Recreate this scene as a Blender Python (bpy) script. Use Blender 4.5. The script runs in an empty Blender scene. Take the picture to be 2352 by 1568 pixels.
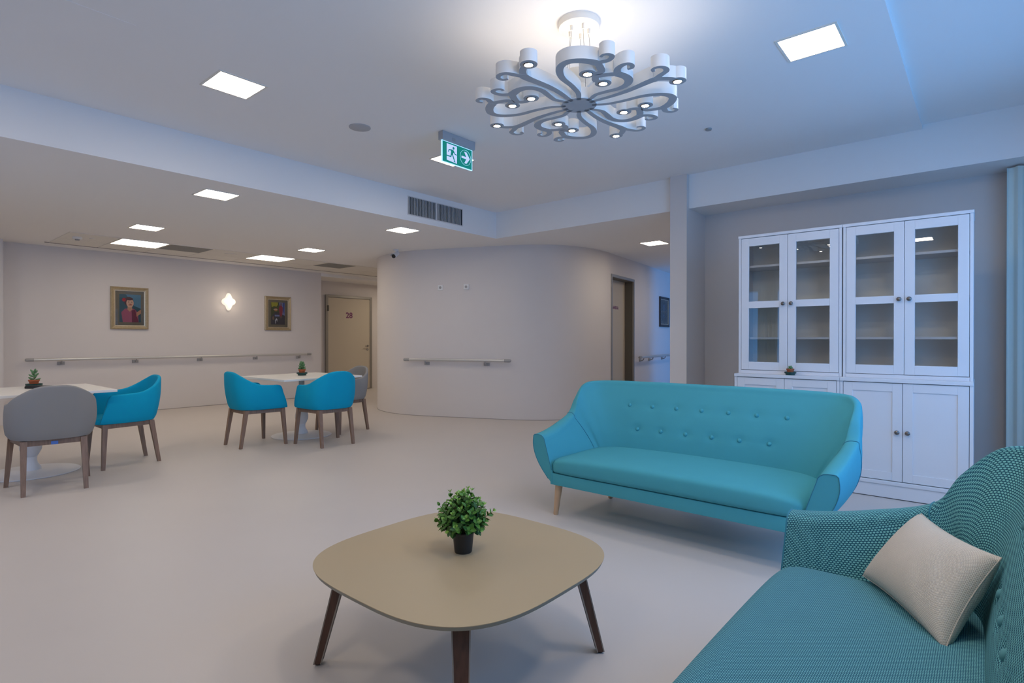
import bpy, bmesh, math, random
from mathutils import Vector, Matrix
PI = math.pi
S = bpy.context.scene
C = S.collection

# ---------------------------------------------------------------- camera, world, daylight, exposure
cam = bpy.data.cameras.new('camera'); cam.sensor_width = 36.0; cam.lens = 19.653
cam.clip_start = 0.05; cam.clip_end = 100
co = bpy.data.objects.new('camera', cam); C.objects.link(co)
co.location = (0, 0, 1.2); co.rotation_euler = (math.radians(90 - 0.22), 0, math.radians(-49.8))
S.camera = co
S.view_settings.view_transform = 'Standard'; S.view_settings.look = 'None'
S.view_settings.gamma = 1.0; S.view_settings.use_curve_mapping = False
S.view_settings.exposure = 0.0
w = bpy.data.worlds.new('sky'); S.world = w; w.use_nodes = True
bg = w.node_tree.nodes['Background']; bg.inputs[0].default_value = (0.22, 0.48, 1.0, 1); bg.inputs[1].default_value = 1.2

def area(name, loc, rot, sx, sy, power, col, spread=PI):
    l = bpy.data.lights.new(name, 'AREA'); l.shape = 'RECTANGLE'; l.size = sx; l.size_y = sy
    l.energy = power; l.color = col; l.spread = spread
    o = bpy.data.objects.new(name, l); C.objects.link(o); o.location = loc; o.rotation_euler = rot
    return o
BLUE = (0.10, 0.42, 1.0)
area('daylight_south', (2.9, -0.72, 1.5), (PI/2, 0, 0), 4.4, 2.0, 60, BLUE)
area('daylight_west', (-2.5, 4.65, 1.45), (PI/2, 0, -PI/2), 2.6, 2.1, 16, BLUE)
area('daylight_corridor', (10.9, -0.9, 1.3), (PI/2, 0, 0), 0.8, 1.6, 95, (0.06, 0.34, 1.0))
WARM = (1.0, 0.86, 0.70)
for n_, (x_, y_, z_) in enumerate(((-0.3, 3.975, 2.955), (-0.9, 0.79, 2.955), (1.3, 0.5, 2.955), (2.4, -0.3, 2.955), (0.2, 5.7, 2.595), (-1.4, 7.0, 2.595), (0.1, 8.9, 2.595), (8.6, 10.2, 2.595), (10.8, 10.2, 2.595), (9.6, 3.67, 2.595))):
    area('added_fill', (x_, y_, z_), (0, 0, 0), 0.3, 0.3, 14 if z_ > 2.9 else (13 if y_ > 9 and x_ > 8 else 7.5), WARM)  # warm fill lamps without fittings, added out of view to brighten the room

# ---------------------------------------------------------------- helpers
def mat(name, col, rough=0.6, metal=0.0, spec=0.5, bump=0.0, bscale=200, vary=0.0, vscale=6, emit=None, estr=0, coord='Object'):
    m = bpy.data.materials.new(name); m.use_nodes = True
    nt = m.node_tree; p = nt.nodes['Principled BSDF']
    p.inputs['Base Color'].default_value = (*col, 1); p.inputs['Roughness'].default_value = rough
    p.inputs['Metallic'].default_value = metal; p.inputs['Specular IOR Level'].default_value = spec
    tc = nt.nodes.new('ShaderNodeTexCoord')
    if vary:
        n = nt.nodes.new('ShaderNodeTexNoise'); n.inputs['Scale'].default_value = vscale; n.inputs['Detail'].default_value = 4
        nt.links.new(tc.outputs[coord], n.inputs['Vector'])
        r = nt.nodes.new('ShaderNodeMapRange'); r.inputs[3].default_value = 1 - vary; r.inputs[4].default_value = 1 + vary
        nt.links.new(n.outputs['Fac'], r.inputs[0])
        x = nt.nodes.new('ShaderNodeVectorMath'); x.operation = 'SCALE'; x.inputs[0].default_value = col
        nt.links.new(r.outputs[0], x.inputs['Scale']); nt.links.new(x.outputs[0], p.inputs['Base Color'])
    if bump:
        n = nt.nodes.new('ShaderNodeTexNoise'); n.inputs['Scale'].default_value = bscale; n.inputs['Detail'].default_value = 3
        nt.links.new(tc.outputs[coord], n.inputs['Vector'])
        b = nt.nodes.new('ShaderNodeBump'); b.inputs['Strength'].default_value = bump; b.inputs['Distance'].default_value = 0.002
        nt.links.new(n.outputs['Fac'], b.inputs['Height']); nt.links.new(b.outputs[0], p.inputs['Normal'])
    if emit:
        p.inputs['Emission Color'].default_value = (*emit, 1); p.inputs['Emission Strength'].default_value = estr
    return m

def wood(name, c1, c2, scale=18, rough=0.5, stretch=(1, 1, 0.08)):
    m = mat(name, c1, rough); nt = m.node_tree; p = nt.nodes['Principled BSDF']
    tc = nt.nodes.new('ShaderNodeTexCoord'); mp = nt.nodes.new('ShaderNodeMapping'); mp.inputs['Scale'].default_value = stretch
    n = nt.nodes.new('ShaderNodeTexNoise'); n.inputs['Scale'].default_value = scale * 3; n.inputs['Detail'].default_value = 6
    n.inputs['Distortion'].default_value = 0.8
    r = nt.nodes.new('ShaderNodeValToRGB'); r.color_ramp.elements[0].color = (*c1, 1); r.color_ramp.elements[1].color = (*c2, 1)
    r.color_ramp.elements[0].position = 0.3; r.color_ramp.elements[1].position = 0.7
    nt.links.new(tc.outputs['Object'], mp.inputs[0]); nt.links.new(mp.outputs[0], n.inputs['Vector'])
    nt.links.new(n.outputs['Fac'], r.inputs[0]); nt.links.new(r.outputs[0], p.inputs['Base Color'])
    return m

def weave(name, hi, lo, px, py, rough=0.85, depth=0.5, edge=(0.42, 0.2)):
    """staggered raised knots over a darker ground, laid out in metres on the UVs"""
    m = mat(name, hi, rough, spec=0.25); nt = m.node_tree; p = nt.nodes['Principled BSDF']; L = nt.links
    uv = nt.nodes.new('ShaderNodeUVMap'); sp = nt.nodes.new('ShaderNodeSeparateXYZ'); L.new(uv.outputs[0], sp.inputs[0])
    def M(op, a, b=None):
        n = nt.nodes.new('ShaderNodeMath'); n.operation = op
        for i, v in enumerate((a, b)):
            if v is None: continue
            if isinstance(v, (int, float)): n.inputs[i].default_value = v
            else: L.new(v, n.inputs[i])
        return n.outputs[0]
    y = M('DIVIDE', sp.outputs[1], py); row = M('FLOOR', y); off = M('MULTIPLY', M('MODULO', row, 2), 0.5)
    x = M('ADD', M('DIVIDE', sp.outputs[0], px), off)
    fx = M('SUBTRACT', M('FRACT', x), 0.5); fy = M('SUBTRACT', M('FRACT', y), 0.5)
    d = M('SQRT', M('ADD', M('MULTIPLY', fx, fx), M('MULTIPLY', fy, fy)))
    mr = nt.nodes.new('ShaderNodeMapRange'); mr.interpolation_type = 'SMOOTHSTEP'
    mr.inputs[1].default_value = edge[0]; mr.inputs[2].default_value = edge[1]; mr.inputs[3].default_value = 0; mr.inputs[4].default_value = 1
    mr.inputs[1].default_value = edge[1]; mr.inputs[2].default_value = edge[0]; mr.inputs[3].default_value = 1; mr.inputs[4].default_value = 0
    L.new(d, mr.inputs[0])
    mx = nt.nodes.new('ShaderNodeMix'); mx.data_type = 'RGBA'; mx.inputs[6].default_value = (*lo, 1); mx.inputs[7].default_value = (*hi, 1)
    L.new(mr.outputs[0], mx.inputs[0]); L.new(mx.outputs[2], p.inputs['Base Color'])
    b = nt.nodes.new('ShaderNodeBump'); b.inputs['Strength'].default_value = depth; b.inputs['Distance'].default_value = 0.0015
    L.new(mr.outputs[0], b.inputs['Height']); L.new(b.outputs[0], p.inputs['Normal'])
    return m

def glass_mat(name, tint=(0.93, 0.97, 0.96), refl=1.0):
    m = bpy.data.materials.new(name); m.use_nodes = True; nt = m.node_tree; nt.nodes.clear()
    o = nt.nodes.new('ShaderNodeOutputMaterial'); mx = nt.nodes.new('ShaderNodeMixShader'); f = nt.nodes.new('ShaderNodeFresnel'); f.inputs[0].default_value = 1.55
    t = nt.nodes.new('ShaderNodeBsdfTransparent'); t.inputs[0].default_value = (*tint, 1)
    g = nt.nodes.new('ShaderNodeBsdfGlossy'); g.inputs['Roughness'].default_value = 0.0
    k = nt.nodes.new('ShaderNodeMath'); k.operation = 'MULTIPLY'; k.inputs[1].default_value = refl
    nt.links.new(f.outputs[0], k.inputs[0]); nt.links.new(k.outputs[0], mx.inputs[0])
    nt.links.new(t.outputs[0], mx.inputs[1]); nt.links.new(g.outputs[0], mx.inputs[2]); nt.links.new(mx.outputs[0], o.inputs[0])
    return m

def link(name, me, m=None, parent=None, loc=(0, 0, 0), rot=(0, 0, 0)):
    o = bpy.data.objects.new(name, me); C.objects.link(o)
    if m is not None:
        for q in (m if isinstance(m, (list, tuple)) else [m]): me.materials.append(q)
    if parent is not None: o.parent = parent
    o.location = loc; o.rotation_euler = rot
    return o

def obj(name, bm, m, parent=None, smooth=None, loc=(0, 0, 0), rot=(0, 0, 0)):
    bmesh.ops.recalc_face_normals(bm, faces=bm.faces)
    me = bpy.data.meshes.new(name); bm.to_mesh(me); bm.free()
    if smooth is not None:
        for f in me.polygons: f.use_smooth = True
        me.set_sharp_from_angle(angle=math.radians(smooth))
    return link(name, me, m, parent, loc, rot)

def thing(name, label, cat, loc=(0, 0, 0), rotz=0, group=None):
    o = bpy.data.objects.new(name, None); C.objects.link(o); o.empty_display_size = 0.1
    o.location = loc; o.rotation_euler = (0, 0, rotz); o['label'] = label; o['category'] = cat
    if group: o['group'] = group
    return o
def tag(o, label, cat, group=None):
    o['label'] = label; o['category'] = cat
    if group: o['group'] = group
    return o
def struct(o):
    o['kind'] = 'structure'; return o
def sroot(name, loc=(0, 0, 0), rotz=0):
    o = bpy.data.objects.new(name, None); C.objects.link(o); o.location = loc; o.rotation_euler = (0, 0, rotz); o['kind'] = 'structure'; return o
def dup(root, loc, rotz, label, group=None):
    r = root.copy(); C.objects.link(r); r.location = loc; r.rotation_euler = (0, 0, rotz); r['label'] = label
    if group: r['group'] = group
    for ch in list(root.children):
        c = ch.copy(); C.objects.link(c); c.parent = r
        for g in ch.children:
            d = g.copy(); C.objects.link(d); d.parent = c
    return r

def box(bm, x0, x1, y0, y1, z0, z1, bev=0.0, mi=0):
    n0 = len(bm.faces)
    g = bmesh.ops.create_cube(bm, size=1.0)
    vs = g['verts']
    for v in vs:
        v.co = Vector(((x0 + x1) / 2 + v.co.x * (x1 - x0), (y0 + y1) / 2 + v.co.y * (y1 - y0), (z0 + z1) / 2 + v.co.z * (z1 - z0)))
    if bev:
        es = list({e for v in vs for e in v.link_edges})
        bmesh.ops.bevel(bm, geom=es, offset=bev, segments=2, profile=0.6, affect='EDGES')
    for f in list(bm.faces)[n0:]: f.material_index = mi
def B(*a, **k):
    bm = bmesh.new(); box(bm, *a, **k); return bm

def loft(bm, secs, closed=True, cap=True, ring=False, uvs=True, mi=0):
    uvl = bm.loops.layers.uv.verify()
    rows = [[bm.verts.new(p) for p in s] for s in secs]
    n = len(secs[0]); us = [0.0]
    for a, b in zip(secs, secs[1:]):
        us.append(us[-1] + max((Vector(a[n // 3]) - Vector(b[n // 3])).length, (Vector(a[0]) - Vector(b[0])).length * 0.5))
    vl = [0.0]
    ms = secs[len(secs) // 2]
    for i in range(n): vl.append(vl[-1] + (Vector(ms[i]) - Vector(ms[(i + 1) % n])).length)
    R = len(rows)
    for i in range(R if ring else R - 1):
        A, Bb = rows[i], rows[(i + 1) % R]
        for j in range(n if closed else n - 1):
            k = (j + 1) % n
            q = [A[j], Bb[j], Bb[k], A[k]]
            if len({id(x) for x in q}) < 4: continue
            f = bm.faces.new(q); f.material_index = mi
            u2 = us[i + 1] if i + 1 < R else us[i] + 0.1
            for lp, c in zip(f.loops, ((us[i], vl[j]), (u2, vl[j]), (u2, vl[j + 1]), (us[i], vl[j + 1]))): lp[uvl].uv = c
    if cap and closed and not ring:
        for r in (rows[0], rows[-1]):
            f = bm.faces.new(r); f.material_index = mi
            for lp in f.loops:
                c = lp.vert.co; lp[uvl].uv = (c.x + c.y, c.z)
    return rows

def tube(bm, pts, r, n=10, cap=True):
    pts = [Vector(p) for p in pts]; rs = r if isinstance(r, (list, tuple)) else [r] * len(pts)
    secs = []; prev = None
    for i, p in enumerate(pts):
        t = (pts[min(i + 1, len(pts) - 1)] - pts[max(i - 1, 0)]).normalized()
        if prev is None:
            a = Vector((0, 0, 1)) if abs(t.z) < 0.9 else Vector((1, 0, 0)); u = t.cross(a).normalized()
        else: u = (prev - t * prev.dot(t)).normalized()
        prev = u; v = t.cross(u)
        secs.append([tuple(p + (u * math.cos(2 * PI * k / n) + v * math.sin(2 * PI * k / n)) * rs[i]) for k in range(n)])
    loft(bm, secs, cap=cap)
def lathe(bm, prof, n=32, cx=0, cy=0):
    secs = [[(cx + r * math.cos(2 * PI * k / n), cy + r * math.sin(2 * PI * k / n), z) for k in range(n)] for r, z in prof]
    loft(bm, secs, cap=True)
def prism(bm, pts, z0, z1, mi=0):
    """vertical solid over a plan outline"""
    a = [bm.verts.new((x, y, z0)) for x, y in pts]; b = [bm.verts.new((x, y, z1)) for x, y in pts]
    bm.faces.new(a).material_index = mi; bm.faces.new(b).material_index = mi
    for i in range(len(pts)):
        k = (i + 1) % len(pts); bm.faces.new([a[i], a[k], b[k], b[i]]).material_index = mi
def flat(bm, pts, y, t=0.001, mi=0):
    """thin plate in the xz plane, facing -y"""
    a = [bm.verts.new((x, y, z)) for x, z in pts]; b = [bm.verts.new((x, y + t, z)) for x, z in pts]
    bm.faces.new(a).material_index = mi; bm.faces.new(b).material_index = mi
    for i in range(len(pts)):
        k = (i + 1) % len(pts); bm.faces.new([a[i], a[k], b[k], b[i]]).material_index = mi
def cr(P, n):
    """Catmull-Rom through the rows of P"""
    out = []
    for i in range(len(P) - 1):
        p0, p1, p2, p3 = P[max(i - 1, 0)], P[i], P[i + 1], P[min(i + 2, len(P) - 1)]
        m = n if isinstance(n, int) else n[i]
        for k in range(m):
            t = k / m
            out.append(tuple(0.5 * (2 * b + (c - a) * t + (2 * a - 5 * b + 4 * c - d) * t * t + (3 * b - a - 3 * c + d) * t ** 3) for a, b, c, d in zip(p0, p1, p2, p3)))
    out.append(tuple(P[-1])); return out
def ell(cx, cz, rx, rz, n=14, a0=0, a1=2 * PI):
    return [(cx + rx * math.cos(a0 + (a1 - a0) * k / n), cz + rz * math.sin(a0 + (a1 - a0) * k / n)) for k in range(n)]
def text(name, s, size, m, parent, loc, rot, extrude=0.0008, bold=0.0):
    cu = bpy.data.curves.new(name, 'FONT'); cu.body = s; cu.size = size; cu.extrude = extrude; cu.offset = bold
    cu.align_x = 'CENTER'; cu.align_y = 'CENTER'; cu.resolution_u = 4
    t = bpy.data.objects.new(name + '_tmp', cu); C.objects.link(t)
    dg = bpy.context.evaluated_depsgraph_get(); me = bpy.data.meshes.new_from_object(t.evaluated_get(dg))
    bpy.data.objects.remove(t); me.materials.clear(); me.name = name
    return link(name, me, m, parent, loc, rot)

# ---------------------------------------------------------------- materials
M_wall = mat('wall_paint', (0.70, 0.655, 0.63), 0.75, bump=0.06, bscale=260, vary=0.012, vscale=3)
M_ceil = mat('ceiling_paint', (0.87, 0.855, 0.84), 0.85, bump=0.03, bscale=300)
M_tile = mat('ceiling_tile', (0.80, 0.77, 0.71), 0.9, bump=0.1, bscale=400)
M_floor = mat('vinyl_floor', (0.575, 0.525, 0.49), 0.42, spec=0.35, vary=0.025, vscale=1.6, bump=0.02, bscale=90)
M_joint = mat('floor_joint', (0.33, 0.30, 0.28), 0.7)
M_white = mat('white_lacquer', (0.75, 0.74, 0.75), 0.38, spec=0.4)
M_inner = mat('cabinet_interior', (0.93, 0.91, 0.85), 0.55)
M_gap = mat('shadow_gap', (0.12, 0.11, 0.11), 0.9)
M_tabletop = mat('white_laminate', (0.84, 0.82, 0.78), 0.3)
M_glass = glass_mat('cabinet_glass', (0.99, 1.0, 1.0), refl=1.2)
M_pglass = glass_mat('picture_glass', (0.98, 0.98, 0.98), 0.8)
M_nickel = mat('antique_nickel', (0.22, 0.19, 0.17), 0.35, metal=0.9)
M_alu = mat('brushed_aluminium', (0.62, 0.61, 0.58), 0.42, metal=0.55)
M_cap = mat('grey_plastic', (0.36, 0.35, 0.34), 0.5)
M_steel = mat('steel_frame', (0.30, 0.285, 0.26), 0.4, metal=0.4)
M_jamb = mat('dark_jamb', (0.13, 0.12, 0.10), 0.5)
M_door = mat('beige_door', (0.56, 0.49, 0.385), 0.55, bump=0.03, bscale=120)
M_plum = mat('plum_lettering', (0.17, 0.03, 0.12), 0.5)
M_teal = mat('teal_felt', (0.072, 0.355, 0.415), 0.85, spec=0.2, bump=0.25, bscale=900, vary=0.05, vscale=5)
M_tpipe = mat('teal_piping', (0.03, 0.20, 0.27), 0.8)
M_btn = mat('button_cloth', (0.08, 0.25, 0.28), 0.85)
M_weave = weave('two_tone_weave', (0.17, 0.46, 0.47), (0.008, 0.075, 0.12), 0.0112, 0.0074, edge=(0.50, 0.26))
M_weaves = weave('fine_diagonal_weave', (0.135, 0.36, 0.40), (0.012, 0.09, 0.15), 0.0078, 0.0046, edge=(0.54, 0.26))
M_chair = mat('turquoise_felt', (0.002, 0.36, 0.58), 0.8, spec=0.2, bump=0.2, bscale=900)
M_grey = mat('grey_felt', (0.29, 0.28, 0.27), 0.85, spec=0.2, bump=0.25, bscale=900)
M_walnut = wood('walnut_legs', (0.20, 0.125, 0.085), (0.30, 0.19, 0.13))
M_oak = wood('oak_legs', (0.50, 0.31, 0.17), (0.60, 0.40, 0.24))
M_wenge = wood('dark_stained_legs', (0.060, 0.026, 0.016), (0.10, 0.045, 0.028))
M_wedge = mat('leg_edge_band', (0.26, 0.23, 0.20), 0.5)
M_top = mat('taupe_laminate', (0.40, 0.31, 0.19), 0.42, spec=0.35, vary=0.012, vscale=4)
M_tedge = mat('laminate_edge', (0.24, 0.235, 0.19), 0.5)
M_pillow = weave('linen_weave', (0.72, 0.66, 0.58), (0.40, 0.36, 0.31), 0.0046, 0.0030, edge=(0.62, 0.25), depth=0.6)
M_black = mat('black_plastic', (0.018, 0.018, 0.018), 0.45)
M_terra = mat('terracotta', (0.42, 0.10, 0.03), 0.7)
M_green = mat('green_plastic', (0.006, 0.055, 0.045), 0.4)
M_soil = mat('soil', (0.05, 0.03, 0.02), 0.95, bump=0.8, bscale=300)
M_leafA = mat('leaf_dark', (0.035, 0.105, 0.018), 0.5, vary=0.35, vscale=60)
M_leafB = mat('leaf_mid', (0.085, 0.225, 0.03), 0.5, vary=0.35, vscale=60)
M_leafC = mat('leaf_lime', (0.26, 0.46, 0.09), 0.5, vary=0.25, vscale=60)
M_stem = mat('stem', (0.09, 0.10, 0.03), 0.7)
M_succ = mat('succulent_leaf', (0.12, 0.25, 0.10), 0.5, vary=0.25, vscale=50)
M_gold = mat('antique_gold_frame', (0.42, 0.33, 0.20), 0.38, metal=0.45, vary=0.25, vscale=40, bump=0.3, bscale=120)
M_goldl = mat('pale_gold_bead', (0.72, 0.62, 0.46), 0.3, metal=0.5)
M_mount = mat('olive_mount', (0.215, 0.18, 0.12), 0.85)
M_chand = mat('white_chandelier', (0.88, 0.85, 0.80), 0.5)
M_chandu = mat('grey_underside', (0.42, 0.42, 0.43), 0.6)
M_cream = mat('cream_canopy', (0.86, 0.80, 0.70), 0.5)
M_panel = mat('panel_light', (1, 1, 1), 0.5, emit=(1.0, 0.87, 0.71), estr=27)
M_tpanel = mat('tile_light', (1, 1, 1), 0.5, emit=(1.0, 0.87, 0.71), estr=8)
M_led = mat('led_disc', (1, 1, 1), 0.5, emit=(1.0, 0.90, 0.76), estr=55)
M_lamp = mat('lamp_glass', (0.95, 0.9, 0.8), 0.35, emit=(1.0, 0.88, 0.72), estr=0.75)
M_vent = mat('vent_metal', (0.42, 0.43, 0.44), 0.5)
M_duct = mat('duct_dark', (0.02, 0.025, 0.03), 0.8)
M_diff = mat('diffuser_grey', (0.26, 0.26, 0.245), 0.7)
M_spk = mat('speaker_grille', (0.46, 0.46, 0.47), 0.8)
M_curtain = mat('curtain_cloth', (0.62, 0.74, 0.72), 0.9)
M_eglass = mat('exit_acrylic', (0.01, 0.25, 0.19), 0.25, emit=(0.0, 0.26, 0.17), estr=0.45)
M_ewhite = mat('exit_symbol', (0.7, 0.7, 0.9), 0.4, emit=(0.52, 0.58, 0.95), estr=0.75)
M_eedge = mat('exit_edge', (0.6, 0.8, 0.95), 0.3, emit=(0.40, 0.72, 1.0), estr=1.0)
M_ebody = mat('exit_housing', (0.40, 0.41, 0.43), 0.5)
M_socket = mat('socket_white', (0.80, 0.80, 0.79), 0.4)

# ---------------------------------------------------------------- the room
ZL, ZH = 2.6, 2.96
struct(obj('floor', B(-3, 14, -1.2, 13, -0.1, 0), M_floor))
bm = bmesh.new(); box(bm, -2.8, 5.8, 0.40, 5.19, ZH, 3.3); box(bm, -2.8, 5.8, -1.0, 0.40, ZH + 0.035, 3.3)
ceil_hi = struct(obj('ceiling', bm, M_ceil))
bm = bmesh.new()
box(bm, -2.8, 13.6, 5.19, 13, ZL, 3.3); box(bm, 5.8, 13.6, -1.6, 5.19, ZL, 3.3)
ceil_lo = struct(obj('ceiling', bm, M_ceil))
# tiled strip along the picture wall: each tile its own panel just below the slab
xt = [1.84, 2.42, 3.03, 3.65, 4.37, 4.99, 5.61, 6.23, 6.85, 7.47]
for j, (y0, y1) in enumerate(((9.10, 9.70), (9.72, 10.28))):
    for i in range(len(xt) - 1):
        if j == 0 and i in (1, 2, 4, 6): continue
        obj('ceiling_tile', B(xt[i] + 0.006, xt[i + 1] - 0.006, y0, y1, ZL - 0.006, ZL + 0.01, bev=0.002), M_tile, ceil_lo)
obj('tile_edge_strip', B(1.80, 9.0, 10.285, 10.30, ZL - 0.012, ZL), M_joint, ceil_lo)

struct(obj('wall_left', B(1.2, 6.43, 10.72, 11.8, 0, ZL), M_wall))
struct(obj('wall_left', B(-3, 1.2, 10.72, 11.8, 0, ZL), M_wall))
struct(obj('wall_pier', B(0.80, 1.375, 10.45, 10.72, 0, ZL), M_wall))
wr = struct(obj('wall_recess', B(6.43, 13.6, 11.52, 11.8, 0, ZL), M_wall))
struct(obj('trim_1', B(6.43, 13.6, 10.72, 11.52, 2.535, ZL), M_ceil))
struct(obj('wall_far', B(13.4, 13.6, -1.6, 11.6, 0, ZL), M_wall))
# curved block
th3 = math.atan(0.14); d3 = Vector((math.cos(th3), math.sin(th3))); n3 = Vector((-math.sin(th3), math.cos(th3)))
def w3(x, off=0.0):
    p = Vector((x, 4.63 + 0.14 * (x - 7.86))) - n3 * off
    return p
W = cr([(7.6, 8.95), (6.6, 8.62), (6.10, 8.28), (5.82, 7.90), (5.69, 7.45), (5.70, 7.03), (5.83, 6.62), (6.01, 6.18), (6.22, 5.69), (6.43, 5.23), (6.76, 4.85), (7.25, 4.65), (7.86, 4.63)], 8)
DX0, DX1 = 8.0, 9.07
outl = [(13.4, 9.0)] + W + [tuple(w3(DX0 + 0.04)), tuple(w3(DX0 + 0.04, -0.2)), tuple(w3(DX1 - 0.04, -0.2)), tuple(w3(DX1 - 0.04)), tuple(w3(13.4))]
bm = bmesh.new(); prism(bm, outl, 0, ZL)
# header over the door
hd = [tuple(w3(DX0 + 0.04)), tuple(w3(DX1 - 0.04)), tuple(w3(DX1 - 0.04, -0.2)), tuple(w3(DX0 + 0.04, -0.2))]
prism(bm, hd, 2.235, ZL)
struct(obj('wall_curved', bm, M_wall, smooth=30))
bm = bmesh.new()
path = W + [tuple(w3(DX0))]
secs = []
for i, p in enumerate(path):
    a = Vector(path[max(i - 1, 0)]); b = Vector(path[min(i + 1, len(path) - 1)]); t = (b - a).normalized(); n = Vector((t.y, -t.x)) * -1
    n = Vector((-t.y, t.x)) * -1
    q = Vector(p)
    secs.append([(q.x + n.x * e, q.y + n.y * e, z) for e, z in ((-0.01, 0), (0.004, 0), (0.004, 0.008), (-0.01, 0.008))])
loft(bm, secs); struct(obj('baseboard_curved', bm, M_joint))
struct(obj('baseboard_left', B(1.38, 6.43, 10.714, 10.73, 0, 0.010), M_joint))
# right-hand side: pier, alcove, window walls
struct(obj('wall_pier', B(5.74, 6.25, 2.42, 2.606, 0, ZH), M_wall))
struct(obj('wall_alcove', B(6.25, 6.45, -1.6, 2.606, 0, ZL + 0.1), M_wall))
struct(obj('wall_corridor', B(6.45, 10.4, 2.1, 2.606, 0, ZL), M_wall))
def wall_with_window(name, x0, x1, z1, wx0, wx1, wz0, wz1, t, loc, rot, wn):
    r = struct(obj(name, B(x0, wx0, 0, t, 0, z1), M_wall, loc=loc, rot=(0, 0, rot)))
    bm = bmesh.new(); box(bm, wx1, x1, 0, t, 0, z1); box(bm, wx0, wx1, 0, t, 0, wz0); box(bm, wx0, wx1, 0, t, wz1, z1)
    struct(obj(name, bm, M_wall, loc=loc, rot=(0, 0, rot)))
    f = sroot(wn, loc, rot); bm = bmesh.new()
    n = 3
    for i in range(n + 1):
        x = wx0 + (wx1 - wx0) * i / n; box(bm, x - 0.03, x + 0.03, 0.05, 0.11, wz0, wz1)
    box(bm, wx0, wx1, 0.05, 0.11, wz0, wz0 + 0.06); box(bm, wx0, wx1, 0.05, 0.11, wz1 - 0.06, wz1)
    obj('window_frame', bm, M_white, f)
    for i in range(n):
        a = wx0 + (wx1 - wx0) * i / n; b = wx0 + (wx1 - wx0) * (i + 1) / n
        obj('pane', B(a + 0.03, b - 0.03, 0.075, 0.081, wz0 + 0.06, wz1 - 0.06), M_glass, f)
wall_with_window('wall_south', -2.8, 6.45, 3.1, 0.7, 5.1, 0.4, 2.6, 0.2, (0, -0.95, 0), 0, 'window_1')
wall_with_window('wall_west', -1.0, 12, 3.1, 3.3, 6.0, 0.35, 2.55, 0.2, (-2.6, 0, 0), PI / 2, 'window_2')
# curtain at the alcove's window side
bm = bmesh.new(); fr = []; bk = []
for i in range(61):
    y = -0.135 - i * 0.0095; x = 6.02 + 0.022 * math.sin(i * 0.62) + 0.006 * math.sin(i * 1.7)
    fr.append((x, y)); bk.append((x + 0.004, y))
prism(bm, fr + bk[::-1], 0.02, 2.58)
tag(obj('curtain', bm, M_curtain, smooth=60), 'pale curtain hanging at the right end of the alcove, beside the white cabinets', 'curtain')

def drape(lab, y0, y1, x, z1=2.62):
    fr = []; bk = []; n = 40
    for i in range(n + 1):
        y = y0 + (y1 - y0) * i / n; xx = x + 0.03 * math.sin(i * 0.8); fr.append((xx, y)); bk.append((xx - 0.004, y))
    bm = bmesh.new(); prism(bm, fr + bk[::-1], 0.02, z1); tag(obj('curtain', bm, M_curtain, smooth=60), lab, 'curtain')
drape('pale curtain at the near end of the window behind the camera', 3.35, 3.75, -2.36)
drape('pale curtain at the far end of the window behind the camera', 4.35, 4.75, -2.36)

# ---------------------------------------------------------------- doors
D = sroot('door_1', (7.0, 11.52, 0))     # room door in the recess
wd = 1.26
obj('door_leaf', B(0.06, wd - 0.06, -0.035, -0.001, 0.012, 2.165, bev=0.003), M_door, D)
bm = bmesh.new(); box(bm, 0, 0.06, -0.05, 0, 0, 2.225, 0.004); box(bm, wd - 0.06, wd, -0.05, 0, 0, 2.225, 0.004); box(bm, 0.06, wd - 0.06, -0.05, 0, 2.17, 2.225, 0.004)
obj('door_frame', bm, M_steel, D)
obj('threshold', B(0.06, wd - 0.06, -0.03, 0, 0, 0.011), M_jamb, D)
for z in (0.30, 1.85): obj('hinge', B(0.035, 0.075, -0.062, -0.03, z, z + 0.13, 0.003), M_jamb, D)
text('door_number', '28', 0.185, M_plum, D, (0.62, -0.037, 1.76), (PI / 2, 0, 0), bold=0.004)
bm = bmesh.new(); tube(bm, [(1.135, -0.035, 1.04), (1.135, -0.085, 1.04), (1.12, -0.095, 1.04), (1.03, -0.095, 1.04)], 0.009)
obj('door_handle', bm, M_nickel, D, smooth=40)
for z in (1.04, 0.955):
    bm = bmesh.new(); tube(bm, [(1.135, -0.034, z), (1.135, -0.043, z)], 0.026, 20); obj('rosette', bm, M_steel, D, smooth=40)

wp = w3(DX0); D = sroot('door_2', (wp.x, wp.y, 0), th3)   # utility door in the curved block, set back in a deep frame
L2 = (w3(DX1) - w3(DX0)).length
bm = bmesh.new(); box(bm, 0, 0.045, -0.012, 0.02, 0, 2.27, 0.003); box(bm, L2 - 0.045, L2, -0.012, 0.02, 0, 2.27, 0.003); box(bm, 0.045, L2 - 0.045, -0.012, 0.02, 2.225, 2.27, 0.003)
obj('door_frame', bm, M_steel, D)
bm = bmesh.new(); box(bm, 0.041, 0.052, 0.02, 0.2, 0, 2.23); box(bm, L2 - 0.052, L2 - 0.041, 0.02, 0.2, 0, 2.23); box(bm, 0.052, L2 - 0.052, 0.02, 0.2, 2.222, 2.232)
obj('jamb_lining', bm, M_jamb, D)
obj('door_leaf', B(0.055, L2 - 0.055, 0.15, 0.19, 0.01, 2.22), M_door, D)
text('door_sign', 'ANEXA', 0.078, M_plum, D, (0.575, 0.149, 1.745), (PI / 2, 0, 0), bold=0.002)

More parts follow.
